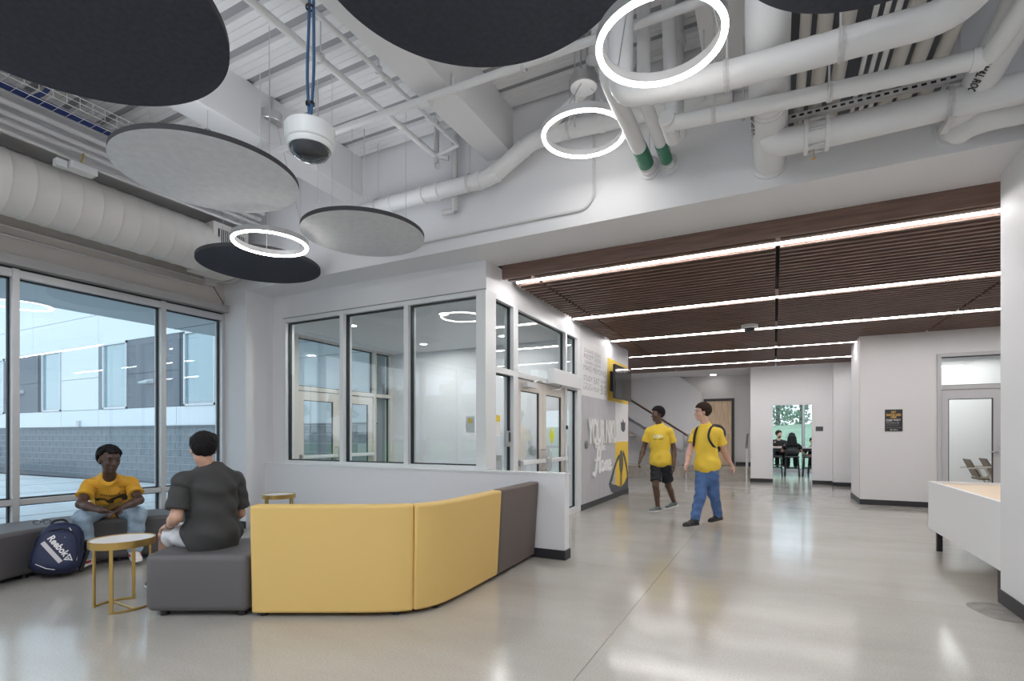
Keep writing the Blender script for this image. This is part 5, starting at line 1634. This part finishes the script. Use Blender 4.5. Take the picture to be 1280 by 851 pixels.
    for s in sides:
        sh, el = J['sh' + s], J['el' + s]
        ep = lerp(sh, el, sleeve)
        Q = Field(np.minimum(sh, ep) - .16, np.maximum(sh, ep) + .16, h)
        Q.cone(lerp(sh, el, .0), lerp(sh, el, sleeve + .15), .054 + e * .42, .055 + e * .85, 0)
        Q.folds(.0025, [((.3, .3, 1), 60, .7)])
        Q.cut(ep, nz(el - sh) + np.array([0, 0, 0]))
        Q.build('sleeve', shirt, root, 1)
    # ---------------- trousers
    L = Field(lo, hi, h)
    L.ell(J['pelvis'], (.158, .118, .115), PF, .03)
    for s in sides:
        hip, kn, an = J['hip' + s], J['kn' + s], J['an' + s]
        if short:
            L.cone(hip, lerp(hip, kn, .92), .098, .088, .03)
        else:
            L.cone(hip, kn, .100, .079, .03); L.cone(kn, an, .077, .064, .02)
    L.folds(.0034, [((.3, .2, 1), 60, .2), ((.6, .6, .3), 40, 1), ((-.4, .6, .7), 75, 2.2)])
    if short:
        for s in sides: pass
        k_ = .80
        pp_ = {s: lerp(J['hip' + s], J['kn' + s], k_) for s in sides}
        X, Y, Z = L.ax[0][:, None, None], L.ax[1][None, :, None], L.ax[2][None, None, :]
        cutv = None
        for s in sides:
            n = nz(J['kn' + s] - J['hip' + s]); p = pp_[s]
            v = (X - p[0]) * n[0] + (Y - p[1]) * n[1] + (Z - p[2]) * n[2]
            o_ = J['hip' + ('L' if s == 'R' else 'R')], J['kn' + ('L' if s == 'R' else 'R')]
            mid = lerp(lerp(*o_, .8), p, .5); dv = nz(p - lerp(*o_, .8))
            side_ = ((X - mid[0]) * dv[0] + (Y - mid[1]) * dv[1] + (Z - mid[2]) * dv[2]) > 0
            vv = np.where(side_, v, -1.0)
            cutv = vv if cutv is None else np.maximum(cutv, vv)
        L.d = np.maximum(L.d, cutv.astype(np.float32))
    else:
        X, Y, Z = L.ax[0][:, None, None], L.ax[1][None, :, None], L.ax[2][None, None, :]
        for s in sides:
            an, kn = J['an' + s], J['kn' + s]; n = nz(an - kn)
            v = (X - an[0]) * n[0] + (Y - an[1]) * n[1] + (Z - an[2]) * n[2] + .005
            near = ((X - an[0]) ** 2 + (Y - an[1]) ** 2 + (Z - an[2]) ** 2) < .03
            L.d = np.where(near, np.maximum(L.d, v.astype(np.float32)), L.d)
    S_ = J['pelvis'] + np.array([0, 0, .09])
    L.cut(S_, (0, 0, 1))
    L.build('shorts' if short else 'trousers', trousers, root, 1)
    # ---------------- shoes
    for s in sides:
        an, to = J['an' + s], J['toe' + s]
        d = to - an; hz = np.array([d[0], d[1], 0]); hz = nz(hz); dz = d[2] + .055
        heel = np.array([an[0], an[1], an[2] - .062]) - hz * .035; toe = heel + hz * .235
        toe[2] = heel[2] + (to[2] + .0 - heel[2]) * .6
        pv = nz(toe - heel); sv = np.cross(pv, [0, 0, 1]); uv = np.cross(sv, pv)
        K = Field(np.minimum(heel, toe) - .12, np.maximum(heel, toe) + .16, .006)
        K.cone(heel + uv * .03, heel + pv * .10 + uv * .035, .040, .043, .02)
        K.ell(heel + pv * .17 + uv * .022, (.075, .045, .036), np.array([pv, sv, uv]), .03)
        K.cone(heel + pv * .03 + uv * .05, np.array(an) + np.array([0, 0, .0]), .044, .046, .03)
        K.cut(heel - uv * .0, -uv)
        K.cut(np.array(an) + np.array([0, 0, .012]), (0, 0, 1))
        so = K.build('shoe', shoe[0], root, 1)
        M_ = Field(np.minimum(heel, toe) - .1, np.maximum(heel, toe) + .1, .006)
        M_.cone(heel + uv * .012, heel + pv * .10 + uv * .012, .044, .045, .02); M_.ell(heel + pv * .17 + uv * .012, (.08, .048, .03), np.array([pv, sv, uv]), .03)
        M_.cut(heel + uv * .022, uv); M_.cut(heel - uv * .004, -uv)
        M_.build('shoe_sole', shoe[1], so, 0)
    return root, sh_o, dict(up=up, fw=fw, r=r_s, T=T, AB=AB, H=H, hp=hp, PF=PF, ff=ff, fr=fr_, fu=fu, J=J)

SKINC = {}
def skin(name, c):
    SKINC[name] = c
    m = mat(name, c, .5, var=.10, scale=25)
    b = m.node_tree.nodes['Principled BSDF']; b.inputs['Subsurface Weight'].default_value = .08; b.inputs['Subsurface Radius'].default_value = (.012, .005, .003)
    return m
SK_D = skin('deep_brown_skin', (.075, .038, .026)); SK_D2 = skin('brown_skin', (.105, .055, .036))
SK_L = skin('light_skin', (.56, .33, .24)); SK_M = skin('fair_skin', (.60, .37, .29))
HB = mat('black_hair', (.009, .008, .009), .75, spec=.2); HBR = mat('dark_brown_hair', (.028, .016, .011), .75, spec=.2)
T_OR = mat('golden_yellow_cotton', (.70, .36, .03), .8, bump=.15, bscale=300); T_Y = mat('bright_yellow_cotton', (.82, .57, .06), .8, bump=.15, bscale=300)
T_G = mat('charcoal_cotton', (.045, .045, .045), .85, bump=.15, bscale=300); T_K = mat('black_cotton', (.016, .016, .018), .85)
DEN = mat('light_blue_denim', (.30, .40, .50), .85, var=.18, scale=14, bump=.2, bscale=250); DEN2 = mat('mid_blue_denim', (.075, .15, .33), .85, var=.3, scale=7, bump=.2, bscale=250)
SHW = mat('white_cotton_shorts', (.68, .69, .72), .85, bump=.15, bscale=200); SHB = mat('black_shorts_cloth', (.015, .016, .022), .85)
SNW = mat('white_sneaker', (.72, .66, .62), .6); SNG = mat('grey_green_sneaker', (.10, .13, .13), .6); SNK = mat('black_sneaker', (.018, .018, .02), .55); RED = mat('red_sneaker_mark', (.42, .02, .04), .5)
SOLW = mat('white_sole', (.78, .77, .75), .6)

JP1 = dict(head=(-5.777, 2.706, 1.061), neck=(-5.891, 2.759, 0.873), pelvis=(-6.271, 2.959, 0.521), shR=(-6.009, 2.643, 0.814), shL=(-5.889, 2.951, 0.801), elR=(-5.871, 2.512, 0.649), elL=(-5.706, 2.932, 0.649), wrR=(-5.585, 2.545, 0.603), wrL=(-5.566, 2.7, 0.607), hipR=(-6.261, 2.874, 0.532), hipL=(-6.278, 3.045, 0.51), knR=(-5.893, 2.534, 0.515), knL=(-5.72, 2.925, 0.504), anR=(-5.959, 2.601, 0.112), anL=(-5.815, 2.944, 0.12), toeR=(-5.898, 2.498, 0.034), toeL=(-5.603, 2.872, 0.037))
p1, s1, I1 = person('person', 'seated man in a golden yellow printed T-shirt and light blue jeans on the curved bench', JP1, (.99, -.08, -.08), SK_D, HB, .020, T_OR, DEN, (SNW, SOLW), h=.007,
    hand={'R': ((.25, .75, -.15), (.35, .1, -.9)), 'L': ((.35, -.80, -.1), (.0, -.35, -.9))}, hc=1.06, sleeve=.60, fade=.038)
# shirt print: framed lettering and two cropped heads of hair
PK = mat('dark_shirt_print', (.05, .028, .012), .8)
o_ = I1['T'] + I1['fw'] * .0 + I1['up'] * .115; xa = -I1['r']; ya = I1['up']
pr = strips([(-.12, -.20), (-.12, .03), (.12, .03), (.12, -.12)], .004)
for k in range(8): pr.append([(-.075 + k * .02, -.035), (-.064 + k * .02, -.035), (-.064 + k * .02, -.018), (-.075 + k * .02, -.018)])
def arcpoly(cx, cy, r0, r1, a0, a1, n=10):
    out = []
    for i in range(n):
        t0 = math.radians(a0 + (a1 - a0) * i / n); t1 = math.radians(a0 + (a1 - a0) * (i + 1) / n)
        out.append([(cx + r0 * math.cos(t0), cy + r0 * math.sin(t0)), (cx + r1 * math.cos(t0), cy + r1 * math.sin(t0) * 1.0), (cx + r1 * math.cos(t1), cy + r1 * math.sin(t1)), (cx + r0 * math.cos(t1), cy + r0 * math.sin(t1))])
    return out
pr += arcpoly(-.065, -.135, .034, .058, -5, 185) + arcpoly(.06, -.125, .036, .078, -25, 205, 14)
pr += [[(-.085, -.17), (-.073, -.17), (-.073, -.163), (-.085, -.163)], [(-.06, -.17), (-.048, -.17), (-.048, -.163), (-.06, -.163)]]
project_print(s1, o_, xa, ya, pr, PK, p1, 'shirt_print')
for s, sgn in (('R', 1), ('L', -1)):
    an = JP1['an' + s]; to = JP1['toe' + s]
    d = nz(np.array(to) - np.array(an)); d[2] = 0; d = nz(d); sv = np.cross(d, [0, 0, 1]) * sgn
    for sg2 in (1, -1):
        c = np.array(an) + d * .05 + sv * .047 * sg2 + np.array([0, 0, -.028])
        MB().obox(c, d, sv, (0, 0, 1), .028, .004, .011).build('shoe_mark', RED, p1)
ph = thing('smartphone', 'dark smartphone held by the seated man in yellow', 'phone', (-5.44, 2.69, .66))
pc = (np.array(JP1['wrL']) + np.array(JP1['wrR'])) / 2 + np.array([.055, -.0, .045])
MB().obox(pc, (.6, .5, .25), (-.5, .75, .1), (-.3, -.2, .9), .036, .07, .004).build('body', BLACK, ph, bevel=.003)

JP2 = dict(head=(-3.848, 2.418, 1.195), neck=(-3.848, 2.474, 1.045), pelvis=(-3.843, 2.487, 0.549), shL=(-3.897, 2.292, 0.955), shR=(-3.808, 2.653, 0.944), elL=(-3.856, 2.224, 0.712), elR=(-3.850, 2.717, 0.675), wrL=(-4.123, 2.330, 0.610), wrR=(-4.10, 2.80, 0.575),
    hipL=(-3.87, 2.407, 0.552), hipR=(-3.852, 2.573, 0.535), knL=(-4.319, 2.416, 0.504), knR=(-4.359, 2.655, 0.50), anL=(-4.46, 2.478, 0.108), anR=(-4.50, 2.701, 0.108), toeL=(-4.66, 2.455, 0.045), toeR=(-4.70, 2.71, 0.045))
p2, s2_, I2 = person('person', 'seated man in a charcoal T-shirt and white shorts with his back to the camera', JP2, (-.93, .36, -.05), SK_L, HB, .013, T_G, SHW, (SNG, SOLW), h=.007, short=True,
    hand={'L': ((-.93, .15, -.25), (-.2, .1, -.95)), 'R': ((-.95, .05, -.1), (-.1, 0, -.95))}, sleeve=.80, hem=-.115, loose=.034, hc=1.02, fade=.012)
hp_ = I2['hp']
gg = MB()
for q in (-1, 1):
    gg.tube([hp_(q * (.034 + .023 * math.cos(a_)), .104, .006 + .017 * math.sin(a_)) for a_ in [2 * PI * k / 12 for k in range(12)]], .002, 5, closed=True)
    gg.tube([hp_(q * .057, .102, .012), hp_(q * .079, .05, .012), hp_(q * .083, -.02, .006)], .002, 5)
gg.tube([hp_(-.011, .104, .01), hp_(.011, .104, .01)], .002, 5)
tag(gg.build('eyeglasses', GL), 'dark eyeglasses worn by the man in the charcoal T-shirt', 'eyeglasses')
MB().lathe([(.027, -.006), (.031, -.006), (.031, .006), (.027, .006)], (0, 0, 0), 20, closed=True).xform(Matrix.Translation(Vector(lerp(JP2['wrL'], JP2['elL'], .10))) @ Vector(np.array(JP2['wrL']) - np.array(JP2['elL'])).to_track_quat('Z', 'Y').to_matrix().to_4x4()).build('wristband', BLACK, p2)

JW1 = dict(head=(-1.731, 8.745, 1.652), neck=(-1.715, 8.778, 1.47), pelvis=(-1.692, 8.81, 0.873), shR=(-1.883, 8.78, 1.365), shL=(-1.542, 8.774, 1.362), elR=(-1.966, 8.778, 1.088), elL=(-1.485, 8.851, 1.078), wrR=(-1.989, 8.587, 0.883), wrL=(-1.468, 8.737, 0.823), hipR=(-1.767, 8.821, 0.838), hipL=(-1.613, 8.799, 0.832), knR=(-1.749, 8.672, 0.471), knL=(-1.584, 8.895, 0.455), anR=(-1.725, 8.735, 0.111), anL=(-1.537, 9.183, 0.151), toeR=(-1.823, 8.548, 0.043), toeL=(-1.602, 9.094, 0.02))
w1, sw1, IW1 = person('person', 'walking man in a yellow T-shirt, black shorts and grey sneakers, left of the pair', JW1, (-.75, -.65, -.04), SK_D2, HB, .022, T_Y, SHB, (SNG, SOLW), h=.009, short=True, sleeve=.62, hem=-.09, loose=.026)
pr = [[(.085 * math.cos(2 * PI * k / 16), .028 * math.sin(2 * PI * k / 16)) for k in range(16)]]
project_print(sw1, IW1['T'] + IW1['up'] * .04, -IW1['r'], IW1['up'], [[(0, 0), a_, b_] for a_, b_ in zip(pr[0], pr[0][1:] + pr[0][:1])], mat('cream_print', (.78, .72, .42), .8), w1, 'shirt_print')
project_print(sw1, IW1['T'] - IW1['up'] * .005, -IW1['r'], IW1['up'], strips([(-.08, .0), (-.03, -.008), (.03, -.008), (.08, .0)], .008), PK, w1, 'shirt_print')

JW2 = dict(head=(-0.918, 7.813, 1.634), neck=(-0.884, 7.855, 1.447), pelvis=(-0.859, 7.865, 0.866), shR=(-1.019, 7.944, 1.342), shL=(-0.706, 7.821, 1.340), elR=(-1.093, 7.833, 1.084), elL=(-0.643, 7.953, 1.080), wrR=(-1.11, 7.635, 0.882), wrL=(-0.554, 8.063, 0.879), hipR=(-0.928, 7.903, 0.826), hipL=(-0.800, 7.832, 0.834), knR=(-0.938, 7.753, 0.454), knL=(-0.782, 7.964, 0.445), anR=(-1.006, 7.656, 0.104), anL=(-0.737, 8.174, 0.123), toeR=(-1.131, 7.49, 0.033), toeL=(-0.87, 7.977, 0.025))
w2_, sw2, IW2 = person('person', 'walking man in a yellow T-shirt, blue jeans and black shoes wearing a backpack', JW2, (-.93, -.37, -.02), SK_M, HBR, .022, T_Y, DEN2, (SNK, SNK), h=.009, sleeve=.62, hem=-.09, loose=.024)
bk = thing('backpack', 'black backpack worn by the walking man in blue jeans', 'backpack', tuple(np.array([*JW2['neck'][:2], 1.2])))
K = Field(IW2['T'] - .4, IW2['T'] + .4, .009)
TFm = np.array([IW2['r'], IW2['fw'], IW2['up']])
K.ell(IW2['T'] - IW2['fw'] * .215 + IW2['up'] * .0, (.14, .085, .22), TFm, .03); K.ell(IW2['T'] - IW2['fw'] * .25 + IW2['r'] * -.04 + IW2['up'] * .08, (.13, .10, .14), TFm, .03); K.ell(IW2['T'] - IW2['fw'] * .27 - IW2['up'] * .06, (.11, .05, .13), TFm, .02)
K.build('bag_body', NAVYB, bk, 1)
for sgn in (-1, 1):
    c = IW2['T'] + IW2['r'] * .105 * sgn
    pts_ = [c - IW2['fw'] * .15 + IW2['up'] * .15, c - IW2['fw'] * .03 + IW2['up'] * .205, c + IW2['fw'] * .085 + IW2['up'] * .15, c + IW2['fw'] * .142 + IW2['up'] * .03, c + IW2['fw'] * .075 + IW2['r'] * .045 * sgn - IW2['up'] * .10, c - IW2['fw'] * .12 + IW2['r'] * .03 * sgn - IW2['up'] * .14]
    MB().tube(bend(pts_, .06), .016, 8).build('shoulder_strap', NAVYB, bk)

# far study room: three seated people at the high table
def seated(px, py, face, head, z=.72, span=.19):
    f_ = nz([face[0], face[1], 0]); r = np.cross(f_, [0, 0, 1])
    pv = np.array([px, py, z]); hd = np.array(head); nk = hd - np.array([0, 0, .20]) - f_ * .03
    nk = np.array([*nk])
    return dict(head=hd, neck=nk, pelvis=pv, shR=nk + r * span - np.array([0, 0, .07]), shL=nk - r * span - np.array([0, 0, .07]), elR=nk + r * (span + .08) + f_ * .10 - np.array([0, 0, .25]), elL=nk - r * (span + .08) + f_ * .10 - np.array([0, 0, .25]),
                wrR=nk + r * .10 + f_ * .30 - np.array([0, 0, .24]), wrL=nk - r * .10 + f_ * .30 - np.array([0, 0, .24]), hipR=pv + r * .085, hipL=pv - r * .085, knR=pv + f_ * .42 + r * .11 - np.array([0, 0, .02]), knL=pv + f_ * .42 - r * .11 - np.array([0, 0, .02]),
                anR=pv + f_ * .40 + r * .11 - np.array([0, 0, .42]), anL=pv + f_ * .40 - r * .11 - np.array([0, 0, .42]), toeR=pv + f_ * .58 + r * .12 - np.array([0, 0, .48]), toeL=pv + f_ * .58 - r * .12 - np.array([0, 0, .48]))
m1, sm1, IM = person('person', 'bearded man in a black polo shirt seated behind the high table', seated(.13, 20.12, (.15, -1), (.14, 19.95, 1.345)), (.75, -.65, -.05), SK_M, HBR, .018, T_K, SHB, (SNK, SNK), h=.013, beard=True)
f1, sf1, IFm = person('person', 'person with very long black hair seated at the high table, seen from behind', seated(.50, 18.66, (0, 1), (.50, 18.84, 1.25)), (0, .95, -.3), SK_M, HB, .022, T_K, SHB, (SNK, SNK), h=.013, long_hair=True)
f2, sf2, IF2 = person('person', 'dark haired person leaning low over the right end of the high table', seated(1.22, 20.05, (-.1, -1), (1.13, 19.78, 1.10)), (-.2, -.95, -.2), SK_M, HB, .018, T_K, SHB, (SNK, SNK), h=.013)
stool('black wooden stool across the high table under the leaning dark haired person', 1.22, 20.05)
# ================================================================ PRINTED GRAPHICS AND LETTERING
def text_mb(body, size, ext=0.0, spacing=1.0, bold=0.0, width=None, height=None):
    cu = bpy.data.curves.new('lettering_curve', 'FONT')
    cu.body = body; cu.size = size; cu.extrude = ext; cu.space_character = spacing; cu.offset = bold; cu.resolution_u = 3
    o = bpy.data.objects.new('lettering_curve', cu); COL.objects.link(o)
    dg = bpy.context.evaluated_depsgraph_get()
    me = bpy.data.meshes.new_from_object(o.evaluated_get(dg))
    vs = [tuple(v.co) for v in me.vertices]; fs = [tuple(p.vertices) for p in me.polygons]
    bpy.data.objects.remove(o); bpy.data.curves.remove(cu); bpy.data.meshes.remove(me)
    xs = [v[0] for v in vs]; ys = [v[1] for v in vs]
    x0, x1, y0, y1 = min(xs), max(xs), min(ys), max(ys)
    kx = width / (x1 - x0) if width else 1; ky = height / (y1 - y0) if height else (kx if width else 1)
    if height and not width: kx = ky
    b = MB(); b.add([((v[0] - x0) * kx, (v[1] - y0) * ky, v[2]) for v in vs], fs)
    return b

def frame(o, x, y, z):
    return Matrix(((x[0], y[0], z[0], o[0]), (x[1], y[1], z[1], o[1]), (x[2], y[2], z[2], o[2]), (0, 0, 0, 1)))

# ---- mural on the hall's west wall
mu = thing('wall_graphic', 'grey, white and yellow printed wall graphic reading YOUR NKU Home beside the vestibule doors', 'mural', (-2.965, 10.0, 1.5))
XM = -2.966
PLK = mat('printed_grey_planks', (.50, .495, .53), .55, var=.10, scale=2.2, stretch=(1, 12, .6))
MW = mat('mural_white', (.80, .80, .80), .5); MYL = mat('mural_yellow', (.86, .60, .06), .5); MDK = mat('mural_charcoal', (.06, .065, .08), .5); MGT = mat('mural_grey_text', (.36, .36, .39), .5)
MB().box(-2.97, XM, 8.49, 10.03, 2.02, 2.985).build('text_panel', MW, mu)
MB().box(-2.97, XM, 10.03, 11.66, 2.0, 2.86).build('yellow_panel', MYL, mu)
MB().box(-2.97, XM, 8.49, 10.60, .105, 2.0).build('plank_panel', PLK, mu)
MB().box(-2.97, XM, 10.60, 11.66, 1.17, 2.0).build('white_panel', MW, mu)
MB().box(-2.97, XM, 10.60, 11.66, .105, 1.17).build('yellow_panel', MYL, mu)
fx = lambda y, z, e=.0015: frame((XM + e, y, z), (0, 1, 0), (0, 0, 1), (1, 0, 0))
for (t_, y, z, w, hh) in (('SHARE', 8.60, 2.765, .52, .075), ('IDEAS', 9.18, 2.765, .40, .075), ('REST', 8.60, 2.665, .52, .07), ('LAUGH', 9.18, 2.665, .40, .07), ('LEARN', 8.66, 2.575, .44, .06), ('GROW', 9.18, 2.575, .40, .06), ('MAKE MEMORIES', 8.58, 2.45, 1.34, .10),
                        ('STUDY', 8.58, 2.27, .50, .095), ('EAT', 9.16, 2.25, .34, .12), ('DREAM', 9.58, 2.31, .34, .06), ('LAUGH', 8.58, 2.11, .50, .08), ('PLAY', 9.16, 2.11, .34, .085), ('BIG', 9.58, 2.09, .34, .18)):
    text_mb(t_, .1, width=w, height=hh, bold=.0).xform(fx(y, z)).build('lettering', MGT, mu)
MB().box(-2.967, XM + .001, 8.58, 9.08, 2.215, 2.222).box(-2.967, XM + .001, 8.60, 9.5, 2.735, 2.74).build('rule', MGT, mu)
HWH = mat('raised_white_letters', (.86, .86, .86), .4)
text_mb('YOUR', .3, ext=.012, width=.98, height=.46, bold=.008).xform(fx(8.76, 1.145, .03)).build('raised_lettering', HWH, mu)
text_mb('NKU', .3, ext=.012, width=.78, height=.46, bold=.008).xform(fx(9.82, 1.145, .03)).build('raised_lettering', HWH, mu)
# script word, drawn as brush strokes
def script(strokes, o, k, r):
    b = MB()
    for st_ in strokes:
        P_ = [Vector((a, c, 0)) for a, c in st_]
        S_ = []
        for i in range(len(P_) - 1):
            p0 = P_[max(i - 1, 0)]; p1 = P_[i]; p2 = P_[i + 1]; p3 = P_[min(i + 2, len(P_) - 1)]
            for q in range(6):
                t = q / 6
                S_.append(.5 * ((2 * p1) + (p2 - p0) * t + (2 * p0 - 5 * p1 + 4 * p2 - p3) * t * t + (3 * p1 - p0 - 3 * p2 + p3) * t ** 3))
        S_.append(P_[-1])
        b.tube([(XM + .008, o[0] + p.x * k[0], o[1] + p.y * k[1]) for p in S_], r, 8)
    return b
script([[(.02, .12), (.0, .02), (.10, -.02), (.20, .22), (.30, .62), (.38, .98), (.33, 1.02)], [(.20, .88), (.16, 1.0), (.30, 1.0), (.36, .95)],
        [(.10, .50), (.25, .47), (.42, .52), (.55, .60)], [(.62, 1.04), (.56, .80), (.47, .40), (.43, .10), (.50, .06), (.58, .20)],
        [(.72, .42), (.62, .38), (.60, .16), (.70, .08), (.80, .22), (.76, .40), (.72, .42), (.80, .33), (.90, .36)],
        [(.92, .42), (.90, .10)], [(.91, .24), (1.0, .42), (1.04, .36), (1.03, .10)], [(1.04, .26), (1.13, .42), (1.18, .36), (1.16, .14), (1.22, .09), (1.28, .2)],
        [(1.29, .25), (1.42, .33), (1.38, .43), (1.29, .38), (1.28, .18), (1.36, .08), (1.48, .18)]], (9.10, .56), (.78, .58), .024).build('raised_lettering', HWH, mu)
script([[(.0, .1), (.05, .3), (.1, .1), (.16, .12)], [(.05, .42), (.06, .44)], [(.3, .45), (.24, .1), (.32, .1)], [(.2, .32), (.36, .34)], [(.42, .5), (.38, .1), (.48, .3), (.5, .1), (.56, .14)], [(.6, .2), (.68, .26), (.64, .32), (.59, .22), (.64, .09), (.74, .16)]], (9.45, .98), (.55, .40), .009).build('raised_lettering', HWH, mu)
# printed silhouettes
def poly(pts, e, m, nm):
    b = MB(); b.add([(XM + e, y, z) for y, z in pts], [tuple(range(len(pts)))]); return b.build(nm, m, mu, fixn=False)
MB().prism([(11.02, 1.58), (11.06, 1.61), (11.12, 1.57), (11.17, 1.61), (11.22, 1.67), (11.27, 1.61), (11.33, 1.57), (11.39, 1.61), (11.42, 1.57), (11.39, 1.50), (11.40, 1.44), (11.33, 1.40), (11.24, 1.375), (11.13, 1.40), (11.06, 1.44), (11.06, 1.51)], XM, XM + .002, axis='x').build('dark_emblem', MDK, mu, fixn=True)
MB().prism([(10.12, .32), (10.22, .42), (10.36, .30), (10.62, .27), (10.85, .22), (11.10, .20), (11.35, .26), (11.55, .38), (11.655, .46), (11.655, .106), (10.45, .106), (10.27, .17)], XM, XM + .002, axis='x').build('silhouette_torso', MDK, mu, fixn=True)
MB().prism([(11.06 + .17 * math.cos(q), .73 + .26 * math.sin(q)) for q in [2 * PI * k / 24 for k in range(24)]], XM + .002, XM + .004, axis='x').build('silhouette_hair', mat('mural_olive', (.10, .10, .07), .5), mu, fixn=True)
MB().prism([(10.97, .55), (11.15, .55), (11.12, .22), (11.0, .16), (10.95, .22)], XM + .002, XM + .0035, axis='x').build('silhouette_hair', mat('mural_ochre', (.26, .19, .04), .5), mu, fixn=True)
arm = MB()
for pts in ([(10.18, .36), (10.30, .48), (10.52, .68), (10.78, .86), (10.92, .90), (10.93, .82), (10.74, .74), (10.55, .58), (10.36, .36)], [(11.64, .46), (11.55, .64), (11.40, .84), (11.24, .98), (11.20, .90), (11.34, .74), (11.48, .54), (11.56, .38)]):
    arm.prism(pts, XM, XM + .0028, axis='x')
arm.build('silhouette_arm', MDK, mu, fixn=True)

# ---- poster by the meeting room
po = thing('poster', 'black poster with gold and white lettering left of the meeting room door', 'poster', (1.965, 11.69, 1.58))
MB().box(1.831, 2.097, 11.688, 11.70, 1.378, 1.782).build('board', mat('poster_black', (.018, .017, .02), .45), po, bevel=.002)
GOLD = mat('poster_gold', (.80, .46, .10), .5); PWH = mat('poster_white', (.74, .70, .72), .5)
fp_ = lambda x, z: frame((x, 11.6868, z), (1, 0, 0), (0, 0, 1), (0, -1, 0))
for (t_, x, z, w, hh, m_) in (('GET', 1.925, 1.715, .075, .038, GOLD), ('INVOLVED', 1.853, 1.66, .222, .044, GOLD), ('HERE', 1.920, 1.622, .085, .034, GOLD), ('STUDENT', 1.848, 1.565, .10, .038, PWH), ('PROJECT', 1.962, 1.565, .108, .038, PWH),
                              ('Ask at the front desk', 1.85, 1.533, .20, .015, PWH), ('about groups and events', 1.85, 1.505, .20, .014, MGT), ('open to every student', 1.85, 1.48, .19, .014, MGT), ('all week in this building', 1.85, 1.44, .23, .016, MGT), ('NKU', 1.958, 1.395, .065, .026, PWH)):
    text_mb(t_, .1, width=w, height=hh, bold=.002 if hh > .03 else 0).xform(fp_(x, z)).build('lettering', m_, po)
MB().lathe([(0, 0), (.018, 0), (.018, .001), (0, .001)], (0, 0, 0), 16).xform(frame((1.925, 11.6868, 1.408), (1, 0, 0), (0, 0, 1), (0, -1, 0))).build('round_mark', mat('poster_olive', (.30, .32, .22), .5), po)

# ---- backpack lettering, wrapped on the pocket
def pocket_z(x, y):
    t = (y - .03) / .36
    if not 0 < t < 1: return .11
    prof = (1 - abs(2 * t - 1) ** 4.5) ** (1 / 2.6); top = 1 - .30 * max(0, (t - .35) / .65) ** 1.6
    w = (.315 + (.31 - .315) * t) * top * prof / 2; dd = .10 * prof * (1 - .25 * t) / 2
    q = min(1, abs(x) / max(w, 1e-3))
    return .11 + dd * (1 - q ** 3.2) ** (1 / 3.2)
def onbag(b, ox, oy, ang, e=.0025):
    ca, sa = math.cos(ang), math.sin(ang)
    b.v = [(ox + x * ca - y * sa, oy + x * sa + y * ca, pocket_z(ox + x * ca - y * sa, oy + x * sa + y * ca) + e + z) for x, y, z in b.v]
    return b.xform(B2)
ang = math.radians(-46)
onbag(text_mb('Reebok', .1, width=.215, height=.058, bold=.003), -.078, .305, ang).build('lettering', WPR, bp)
sb_ = MB()
for k in range(14):
    x0, x1 = k * .0165, (k + 1) * .0165
    sb_.add([(x0, -.042, 0), (x1, -.042, 0), (x1, -.008, 0), (x0, -.008, 0)], [(0, 1, 2, 3)])
onbag(sb_, -.084, .292, ang).build('silver_stripe', SPR, bp)
tri = MB()
for pts in ([(0, 0), (.066, 0), (.057, .010), (.012, .010)], [(.066, 0), (.033, .060), (.033, .044), (.054, .010)], [(.033, .060), (0, 0), (.013, .009), (.033, .044)]):
    tri.add([(x, y, 0) for x, y in pts], [tuple(range(4))])
tri.add([(.024, .014, 0), (.042, .014, 0), (.033, .028, 0)], [(0, 1, 2)])
onbag(tri, .072, .128, math.radians(-2)).build('triangle_mark', WPR, bp)

# ---- pipe lettering
def pipe_text(parent, t_, x, z, r, y0, size, ang, arrow=True):
    n = Vector((math.cos(ang), 0, math.sin(ang))); xa = Vector((0, 1, 0)); ya = n.cross(xa)
    b = text_mb(t_, size, bold=.002)
    if arrow:
        w = max(v[0] for v in b.v)
        b.add([(w + .05, .012, 0), (w + .16, .012, 0), (w + .16, -.006, 0), (w + .21, .025, 0), (w + .16, .056, 0), (w + .16, .038, 0), (w + .05, .038, 0)], [tuple(range(7))])
    out = []
    for vx, vy, vz in b.v:
        a_ = ang + (vy - .025) / r * (1 if (ya.dot(Vector((-math.sin(ang), 0, math.cos(ang)))) > 0) else -1)
        out.append((x + (r + .002) * math.cos(a_), y0 + vx, z + (r + .002) * math.sin(a_)))
    b.v = out
    b.build('lettering', BLACK, parent)
pipe_text(big1, 'NORMAL ROOF DRAIN', -.035, 3.585, .122, 3.78, .062, math.radians(212))
pipe_text(big2, 'NORMAL ROOF DRAIN', 1.15, 3.525, .098, 3.78, .06, math.radians(235))
for nm, x, r in (('HEATING WATER', -1.01, .065), ('HEATING WATER', -.835, .050)):
    pass
gps = [o for o in COL.objects if o.name.startswith('banded_pipe')]
for o in gps:
    x = o.location.x; r = .065 if x < -.9 else .05
    n0 = math.radians(232)
    b = text_mb('HEATING', .04)
    b.v = [(x + (r + .002) * math.cos(n0 - (vy - .015) / r), 4.345 + vx, o.location.z + .008 + (r + .002) * math.sin(n0 - (vy - .015) / r)) for vx, vy, vz in b.v]
    b.build('lettering', mat('pale_green_print', (.45, .62, .52), .5), o)
